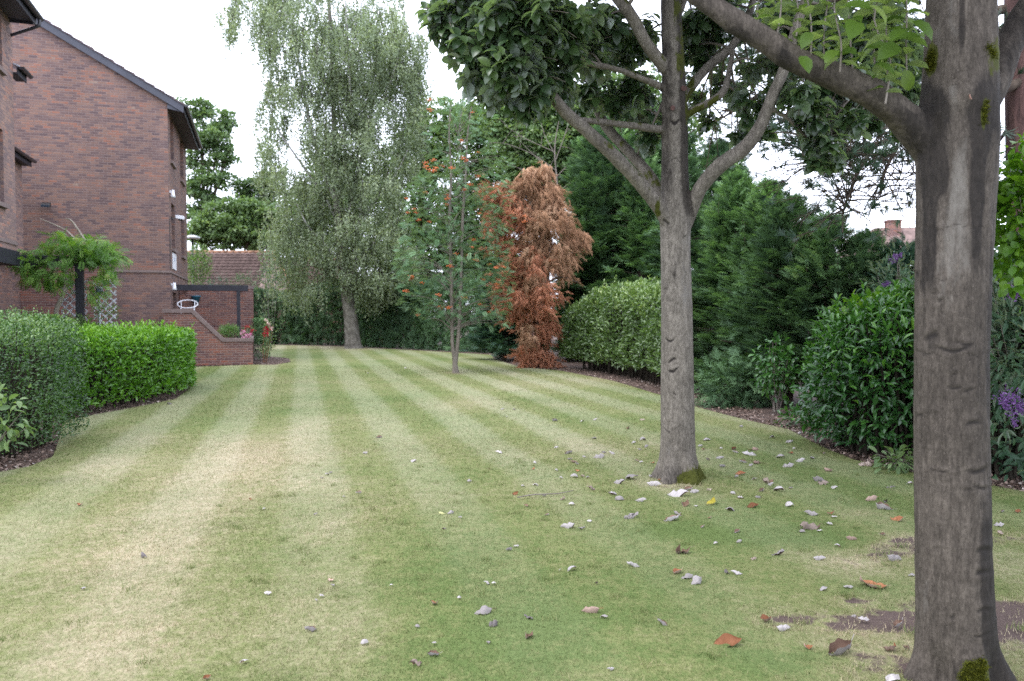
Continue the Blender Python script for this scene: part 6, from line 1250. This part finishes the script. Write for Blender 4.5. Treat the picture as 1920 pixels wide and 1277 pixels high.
# ------------------------------------------------------------------ broad-leaved trees beyond the hedge
def far_tree(label, trunk_u, Y, balls, n, L, mat, group='trees beyond the far hedge', wl=.7, trunk_r=.28, name='broadleaf_tree', tpl=T_DIAMOND, nl=None):
    o = empty(name, (0, 0, 0)); tag(o, label, 'tree', group); bx = float(P(trunk_u, 600, Y)[0]); wt = Tubes(); zc = max(float(P(b[0], b[1], Y)[2]) for b in balls)
    hub = np.array((bx, Y, zc * .45)); wt.add([(bx, Y, -.1), (bx, Y, zc * .25), hub, (bx, Y, zc * .85)], [trunk_r * 1.3, trunk_r, trunk_r * .8, .05], 8, 4)
    tot = sum(b[2] * b[3] for b in balls); PP = []; DD = []; NN = []; RR = []
    for u, v, ru, rv in balls:
        c = P(u, v, Y); rx, rz_ = px(ru, Y), px(rv, Y); m = n * ru * rv / tot; m = m * 1.5; nsub = max(8, int(m / 75)); per = int(m / nsub)
        wt.add([hub + (0, 0, .2 * rng.random()), (hub + c) / 2 + (0, 0, .3), c], [trunk_r * .5, trunk_r * .3, .03], 6, 3)
        for k in range(nsub):
            d = rdir(1)[0]; cc = c + d * np.array((rx, rx, rz_)) * rng.uniform(.35, 1.1); r = min(rx, rz_) * rng.uniform(.3, .62)
            dd_ = rdir(per); dd_[:, 2] = np.where(dd_[:, 2] < -.2, -dd_[:, 2] * .6, dd_[:, 2]); p = cc + dd_ * np.array((r * 1.25, r * 1.25, r * .8)) * (.45 + .6 * rng.random((per, 1)))
            PP.append(p); DD.append(unit(dd_ + .7 * rng.normal(size=(per, 3)) + (0, 0, -.25))); NN.append(unit(dd_ * .7 + (0, 0, .8) + .45 * rng.normal(size=(per, 3)))); RR.append(np.clip(.3 * rng.random() + .65 * rng.random(per) + .05, 0, 1))
            if k % 3 == 0: wt.add([c, (c + cc) / 2, cc], [.04, .03, .01], 4, 2)
    wt.build('trunk', M['bark_brown'], o); p = np.vstack(PP); m = len(p); Ls = L * rng.uniform(.6, 1.25, m)
    leaves('crown', mat, o, p, np.vstack(DD), np.vstack(NN), Ls, Ls * wl, tpl, np.concatenate(RR)); return o
far_tree('tall open lime tree rising behind the gutter of the brick block', 385, 58, [(375, 210, 34, 28), (395, 260, 38, 34), (370, 300, 30, 36), (415, 235, 22, 30), (400, 330, 34, 30), (365, 355, 26, 30), (420, 300, 22, 28), (395, 375, 30, 24), (370, 405, 22, 40), (430, 280, 10, 16)], 8500, .26, M['f_lime'])
far_tree('rounded bright green tree above the bungalow roof', 440, 54, [(440, 410, 48, 30), (400, 425, 38, 32), (480, 420, 36, 36), (430, 445, 60, 24), (490, 450, 40, 22), (375, 445, 24, 26)], 13000, .24, M['f_ash'])
far_tree('dark green tree between the lime and the weeping birch', 470, 60, [(470, 370, 30, 40), (495, 400, 30, 40), (455, 400, 24, 26), (505, 350, 20, 40)], 6000, .25, M['f_lime'])
far_tree('leafy tree directly behind the weeping birch', 590, 56, [(560, 420, 60, 60), (620, 400, 60, 80), (680, 400, 60, 80), (600, 470, 90, 30), (700, 470, 60, 40), (640, 330, 50, 50), (530, 450, 30, 50)], 13000, .27, M['f_lime'])
far_tree('pale green ash like tree between the birch and the rowan', 790, 44, [(790, 260, 46, 46), (760, 320, 50, 50), (820, 320, 50, 50), (790, 400, 55, 50), (840, 260, 40, 40), (760, 440, 40, 50), (810, 480, 50, 40), (730, 380, 30, 60), (850, 215, 36, 30), (800, 215, 26, 26)], 15000, .20, M['f_ash'])
far_tree('green tree behind the rowan and above the dead conifer', 910, 42, [(900, 260, 50, 42), (940, 300, 50, 46), (890, 340, 50, 50), (950, 380, 45, 45), (900, 430, 50, 50), (860, 400, 40, 60), (930, 480, 40, 50), (930, 225, 32, 26), (890, 215, 30, 24), (870, 500, 50, 40), (980, 235, 36, 30), (1000, 300, 40, 40)], 19000, .20, M['f_ash'])
far_tree('bushy tree with pale branches behind the dead conifer', 1020, 36, [(990, 270, 46, 34), (1040, 265, 46, 36), (1080, 300, 40, 40), (1010, 320, 45, 40), (970, 330, 30, 40), (1060, 230, 40, 26), (1000, 225, 34, 22), (1090, 240, 40, 30), (960, 260, 34, 30), (1020, 290, 60, 40), (970, 215, 40, 26), (1020, 210, 44, 26), (1075, 205, 40, 26), (1110, 240, 34, 30), (930, 225, 30, 24), (1100, 300, 46, 46), (1075, 345, 40, 40), (1040, 250, 50, 34), (985, 250, 40, 30)], 34000, .17, M['f_ash'], tpl=T_DIAMOND)
far_tree('bushy dark green tree low between the birch and the dead conifer', 850, 41, [(780, 500, 45, 36), (840, 505, 50, 36), (900, 510, 50, 36), (950, 520, 40, 36), (820, 455, 45, 36), (890, 455, 50, 36), (740, 520, 30, 26)], 9000, .2, M['f_lime'])
far_tree('dense green tree filling the gap behind the middle trunk', 1200, 40, [(1130, 230, 60, 60), (1200, 240, 60, 60), (1260, 260, 60, 60), (1160, 170, 50, 40), (1220, 180, 50, 50)], 9000, .22, M['f_lime'])
# bare pale branches above the dead conifer
tb = empty('bare_tree', (0, 0, 0)); tag(tb, 'half bare tree with pale thin branches above the dead conifer', 'tree'); wt = Tubes(); TY = 33.5
wt.add([P(1050, 645, TY), P(1052, 500, TY), P(1046, 360, TY), P(1040, 280, TY), P(1050, 215, TY)], [.08, .06, .035, .025, .01], 8, 4)
for q in ([(1043, 320), (1000, 290), (950, 270), (915, 268)], [(1044, 340), (1010, 300), (960, 250)], [(1042, 300), (1060, 250), (1075, 200)], [(1046, 350), (1000, 330), (945, 300)], [(1041, 290), (1020, 250), (1010, 205)], [(1045, 330), (1085, 290), (1120, 270)], [(1046, 360), (1090, 330), (1130, 325)], [(1040, 285), (990, 262), (945, 235)]):
    pts = Q(q, TY); wt.add(pts, np.linspace(.02, .005, len(pts)), 6, 4); c_ = catmull(pts, 6)
    for k in range(3, len(c_), 2): e = c_[k] + unit(rng.normal(size=3) + (0, 0, .4)) * rng.uniform(.3, .8); wt.add([c_[k], (c_[k] + e) / 2 + (0, 0, .05), e], [.012, .008, .004], 4, 2)
wt.build('trunk', M['bark_rowan'], tb)
# pale climber on the bungalow side, by the block
puff('climber_shrub', 'pale drooping shrub growing up beside the bungalow roof behind the block', P(372, 500, 36), (.7, .5, 1.1), 1500, .13, M['f_ash'], 'shrub', T_DIAMOND, .5, base=(float(P(372, 600, 36)[0]), 36, 0))
for u, v, Y, r, lb in ((410, 535, 33.5, .55, 'thin leafy seedling above the left end of the terrace back wall'), (455, 530, 33.0, .6, 'wispy sapling against the tiled roof beside the terrace'), (505, 520, 33.6, .7, 'dark wispy sapling in front of the tiled roof')):
    puff('sapling', lb, P(u, v, Y), (r, .4, r * .9), 380, .12, M['f_conifer_blue'] if u != 455 else M['f_rowan'], 'sapling', T_SPRAY_S, .6, base=(float(P(u, 600, Y)[0]), Y, 0), stems=7)
# ------------------------------------------------------------------ fallen leaves, each a thing of its own
def fallen_mat(name, top, under):
    m, t, b, o = newmat(name); g = N(t, 'ShaderNodeNewGeometry'); oi = N(t, 'ShaderNodeObjectInfo'); n = tex(t, 28, 4, .6); vein = tex(t, 1, 2, .5, None, (26, 140, 20))
    rv = ramp(t, [(0, (.55,.53,.52)), (1, (1.2,1.19,1.18))], oi.outputs['Random']).outputs[0]
    f = lambda c: mixc(t, 1.0, mixc(t, .5, mixc(t, n, tuple(x * .62 for x in c), tuple(x * 1.3 for x in c)), ramp(t, [(.4, (.75,.72,.7)), (.6, (1.15,1.15,1.15))], vein).outputs[0], 'MULTIPLY'), rv, 'MULTIPLY')
    c = mixc(t, g.outputs['Backfacing'], f(top), f(under)); t.links.new(c, b.inputs['Base Color']); b.inputs['Roughness'].default_value = .8; b.inputs['Specular IOR Level'].default_value = .2; return m
FM = {'pale': fallen_mat('fallen_leaf_silver', (.21,.135,.10), (.39,.365,.365)), 'orange': fallen_mat('fallen_leaf_russet', (.30,.13,.065), (.40,.29,.24)), 'dark': fallen_mat('fallen_leaf_dark', (.055,.035,.03), (.22,.2,.2)), 'yellow': fallen_mat('fallen_leaf_yellow', (.38,.33,.05), (.42,.42,.2)), 'tan': fallen_mat('fallen_leaf_tan', (.22,.14,.095), (.36,.29,.25))}
def fallen_mesh(seed, kind, fold, curl, flip, crumple):
    """unit-length leaf: oval grid folded along the midrib, curled lengthwise, with a stalk"""
    r = np.random.default_rng(seed); na, nb = 13, 7; V = []; asp = r.uniform(.52, .68)
    for i in range(na):
        t = i / (na - 1); hw = .5 * asp * (math.sin(math.pi * min(1, t ** .82)) ** .75 if 0 < t < 1 else 0) + .004
        for j in range(nb):
            s = -1 + 2 * j / (nb - 1); a = fold * abs(s); wx = hw * s
            x = wx * math.cos(a * .9); z = hw * abs(s) * math.sin(a); y = t - .5
            V.append((x, y, z))
    V = np.array(V); ph = (V[:, 1]) * curl; rr = 1 / max(curl, .01)
    y = np.sin(ph) * rr; zc = (1 - np.cos(ph)) * rr; V = np.c_[V[:, 0], y - V[:, 2] * np.sin(ph), V[:, 2] * np.cos(ph) + zc]
    V += crumple * np.c_[noise(V * 5 + seed, 1) - .5, noise(V * 5 + seed, 2) - .5, 1.6 * (noise(V * 6 + seed, 3) - .5)]
    tw = r.uniform(-.8, .8); c_, s_2 = np.cos(V[:, 1] * tw), np.sin(V[:, 1] * tw); V = np.c_[V[:, 0] * c_ - V[:, 2] * s_2, V[:, 1], V[:, 0] * s_2 + V[:, 2] * c_]
    Fq = [(i * nb + j, i * nb + j + 1, (i + 1) * nb + j + 1, (i + 1) * nb + j) for i in range(na - 1) for j in range(nb - 1)]
    e = V[nb // 2]; b = len(V); sd = np.array((.012, 0, 0)); d = np.array((.05 * r.normal(), -.2, .06)); V = np.vstack([V, e - sd, e + sd, e + sd + d, e - sd + d]); Fq.append((b, b + 1, b + 2, b + 3))
    if flip: V[:, 2] *= -1; Fq = [f[::-1] for f in Fq]
    V[:, 2] -= V[:, 2].mean() - .06
    me = np_mesh('fallen_leaf', V, np.array(Fq).ravel(), 4, None, True); me.materials.append(FM[kind]); return me
MESH = {}
for k, kind in enumerate(('pale', 'orange', 'dark', 'yellow', 'tan')):
    MESH[kind] = []
    for v in range(5):
        flip = (v < 4) if kind == 'pale' else (v in (2,)) if kind == 'orange' else (v % 2 == 0)
        # flipped leaves arch over and show the silver underside
        MESH[kind].append(fallen_mesh(100 * k + v, kind, [.7, .35, 1.1, .5, .9][v], [.9, 1.7, .6, 2.4, 1.3][v] * (1.2 if kind in ('dark', 'tan') else 1), flip, .30 if kind in ('dark', 'tan') else .11))
FL = """p 645 932 7;p 673 924 11;p 592 965 9;p 845 962 13;y 828 963 13;p 863 971 8;p 833 993 9;o 966 926 15;p 987 949 10;p 1026 966 9;p 968 1025 11;p 955 1031 13;p 912 1094 12;p 926 1095 11;o 620 1090 13;p 624 1099 9;p 603 1119 11;p 593 1127 8;p 734 1099 9;p 861 1122 11;o 814 1132 17;p 906 1146 33;d 927 1171 19;d 991 1159 18;p 582 1181 22;p 684 1206 19;p 783 1176 12;p 814 1208 10;p 812 1228 22;t 780 1246 25;t 991 1194 23;p 916 1207 10
p 1072 1067 24;p 1050 1070 7;p 1187 1060 24;d 1118 1095 8;t 1278 1034 33;o 1269 1073 22;p 1288 1082 24;p 1306 1090 28;o 1108 1144 34;p 1132 1158 17;p 1242 1169 22;p 1145 1256 15
p 1386 1016 12;d 1459 1039 23;t 1413 1049 13;p 1536 1047 23;p 1570 1024 14;o 1596 1010 19;p 1655 1003 10;p 1675 1047 28;p 1381 1075 22;d 1362 1075 14;p 1544 1105 18;p 1591 1102 17;o 1635 1094 54;o 1436 1162 27;p 1468 1178 30;p 1601 1158 10;p 1619 1162 20;p 1683 1172 24;o 1365 1204 50;o 1514 1215 20;p 1575 1218 54;o 1670 1217 28;p 1672 1275 40;p 1709 1080 12
p 1352 841 8;o 1376 842 13;p 1379 848 11;y 1405 843 12;o 1416 843 13;p 1404 850 25;p 1463 856 21;p 1489 842 8;o 1483 850 10;p 1501 864 17;p 1523 859 13;p 1393 866 14;p 1408 873 9;o 1419 868 16;p 1477 873 22;p 1354 874 13;o 1389 888 18;p 1381 894 11;o 1553 882 19;t 1622 870 30;p 1415 899 10;t 1440 903 23;p 1445 909 13;p 1460 918 26;p 1428 920 13;p 1483 916 8;p 1535 900 22;t 1543 906 21;p 1564 915 12;d 1670 914 14;p 1706 907 15;p 1374 925 13;p 1388 934 12;p 1421 933 10;o 1412 949 21;p 1369 956 19;p 1480 947 22;o 1633 935 26;d 1660 941 12;p 1656 951 31;p 1521 963 25;o 1558 963 16;p 1564 970 11;o 1683 974 24;t 1516 987 42;p 1504 997 16;p 1537 996 11;p 1555 983 11;p 1382 997 15
p 1114 822 13;p 1205 824 15;p 1043 839 9;p 1066 849 16;p 1123 856 21;p 1132 849 10;p 1147 850 13;p 1212 837 11;p 1188 830 9;p 1199 843 8;p 1068 861 10;o 1076 866 15;p 1082 870 9;p 1095 857 8;p 1003 868 9;p 1194 864 8;p 1202 867 9;o 1223 868 11;p 1235 869 8;p 1043 882 10;o 1083 883 11;p 1077 893 19;t 1093 894 9;p 1102 896 10;p 1052 897 10;p 1183 895 28;p 1161 904 22;p 1226 907 26;o 1235 900 9;p 1219 894 9;p 1004 910 11;t 1108 917 17;p 1149 926 17;p 1161 935 22;p 1202 938 21;p 1271 926 38;p 1290 918 17;p 1302 922 17;p 1072 946 14;t 1055 936 15;d 1184 968 27;p 1259 973 30;p 1270 964 18;y 1333 943 28;t 1285 946 22;p 1305 950 7;o 1331 972 9;p 1317 989 11;p 1065 986 29;d 1090 991 14;p 1105 978 9;p 1326 824 17;p 1313 836 10;o 1319 843 9;p 1350 858 15;p 1327 862 8;t 1330 919 9;p 1342 1020 11
p 942 767 9;p 1040 788 13;p 1092 790 10;p 1116 787 10;p 951 782 6;p 964 768 6;o 1178 803 9;t 1205 787 9;p 935 848 14;p 775 865 11;p 711 820 12;p 685 850 10;p 613 890 10;p 603 897 7;p 620 887 7;o 470 937 8;p 495 955 7;p 880 902 12;o 150 947 14;d 270 1043 17;p 157 1105 12;p 502 1113 15;p 458 1242 16;o 388 1273 16;p 318 757 12;p 1448 820 12;p 1480 828 15;p 1873 985 17;t 1876 1000 15;o 1908 960 12;p 1880 960 9;t 1700 1215 16;p 760 690 5;p 690 700 4;p 980 912 10;p 1020 930 8;o 1000 880 9;p 1390 800 9;p 1500 812 10;p 1545 850 9"""
KIND = {'p': 'pale', 'o': 'orange', 'd': 'dark', 'y': 'yellow', 't': 'tan'}
LAB = {'pale': 'small curled silvery white fallen leaf lying on the lawn', 'orange': 'small russet orange fallen leaf lying on the lawn', 'dark': 'small shrivelled dark fallen leaf lying on the lawn', 'yellow': 'yellow green fallen leaf lying on the lawn', 'tan': 'small crumpled tan fallen leaf lying on the lawn'}
OWN = {(906, 1146): 'brightest white fallen leaf with a stalk at the bottom centre of the lawn', (1635, 1094): 'flat orange fallen leaf like a long triangle just left of the big trunk', (1365, 1204): 'boat shaped orange fallen leaf with pale rim near the bottom edge', (1575, 1218): 'large pleated silver fallen leaf near the bottom edge by the big trunk',
       (1108, 1144): 'curled bright orange fallen leaf with a grey tip near the bottom centre', (1278, 1034): 'crumpled brown fallen leaf lying below the middle tree', (1271, 926): 'largest pale fallen leaf close below the middle trunk', (1516, 987): 'long stalked tan fallen leaf between the two trunks', (1333, 943): 'yellow green fallen leaf just right of and below the middle trunk', (828, 963): 'thin yellow fallen leaf left of the middle tree',
       (1405, 843): 'yellow fallen leaf in a little heap beyond the middle trunk', (1656, 951): 'square ended pale fallen leaf left of the big trunk', (927, 1171): 'shrivelled dark purple fallen leaf just below the brightest white one', (1436, 1162): 'pink and orange fallen leaf on a bare patch near the bottom edge', (1633, 935): 'russet fallen leaf with a pale rim left of the big trunk', (1306, 1090): 'open curled pinkish fallen leaf beside a small orange one', (1672, 1275): 'pale fallen leaf cut by the bottom edge beside the big trunk', (582, 1181): 'white cone shaped fallen leaf alone on the left half of the lawn', (1622, 870): 'dusty pink fallen leaf at the foot of the laurel shrub', (1404, 850): 'white edged brown fallen leaf in a little heap beyond the middle trunk', (1259, 973): 'white fallen leaf with a sharp tip under another below the middle trunk'}
rf = random.Random(9); GR = 'leaves fallen on the lawn'
for row in FL.replace('\n', ';').split(';'):
    k, u, v, s = row.split(); u, v, s = float(u), float(v), float(s); kd = KIND[k]; g = G(u, v + s * .12)
    L = px(s, g[1]) * 1.12; vi = rf.randrange(5)
    if (u, v) == (1635, 1094): vi = 1
    ob = bpy.data.objects.new('fallen_leaf', MESH[kd][vi]); S.collection.objects.link(ob)
    ob.location = (g[0], g[1], .010); ob.rotation_euler = (rf.uniform(-.4, .4), rf.uniform(-.55, .55), R(90) + rf.choice((0, math.pi)) + rf.uniform(-.7, .7)); ob.scale = (L, L, L * rf.uniform(.9, 1.5))
    tag(ob, OWN.get((u, v), LAB[kd]), 'leaf', GR)
# a thin dead twig on the grass
tw = MB().tube([tuple(G(970, 937) + (0, 0, .02)), tuple(G(1000, 934) + (0, 0, .03)), tuple(G(1045, 930) + (0, 0, .022)), tuple(G(1075, 926) + (0, 0, .03))], [.005, .006, .005, .003], 6, 4).build('twig', M['bark_rowan'])
tag(tw, 'thin dead twig lying on the grass left of the middle trunk', 'twig')
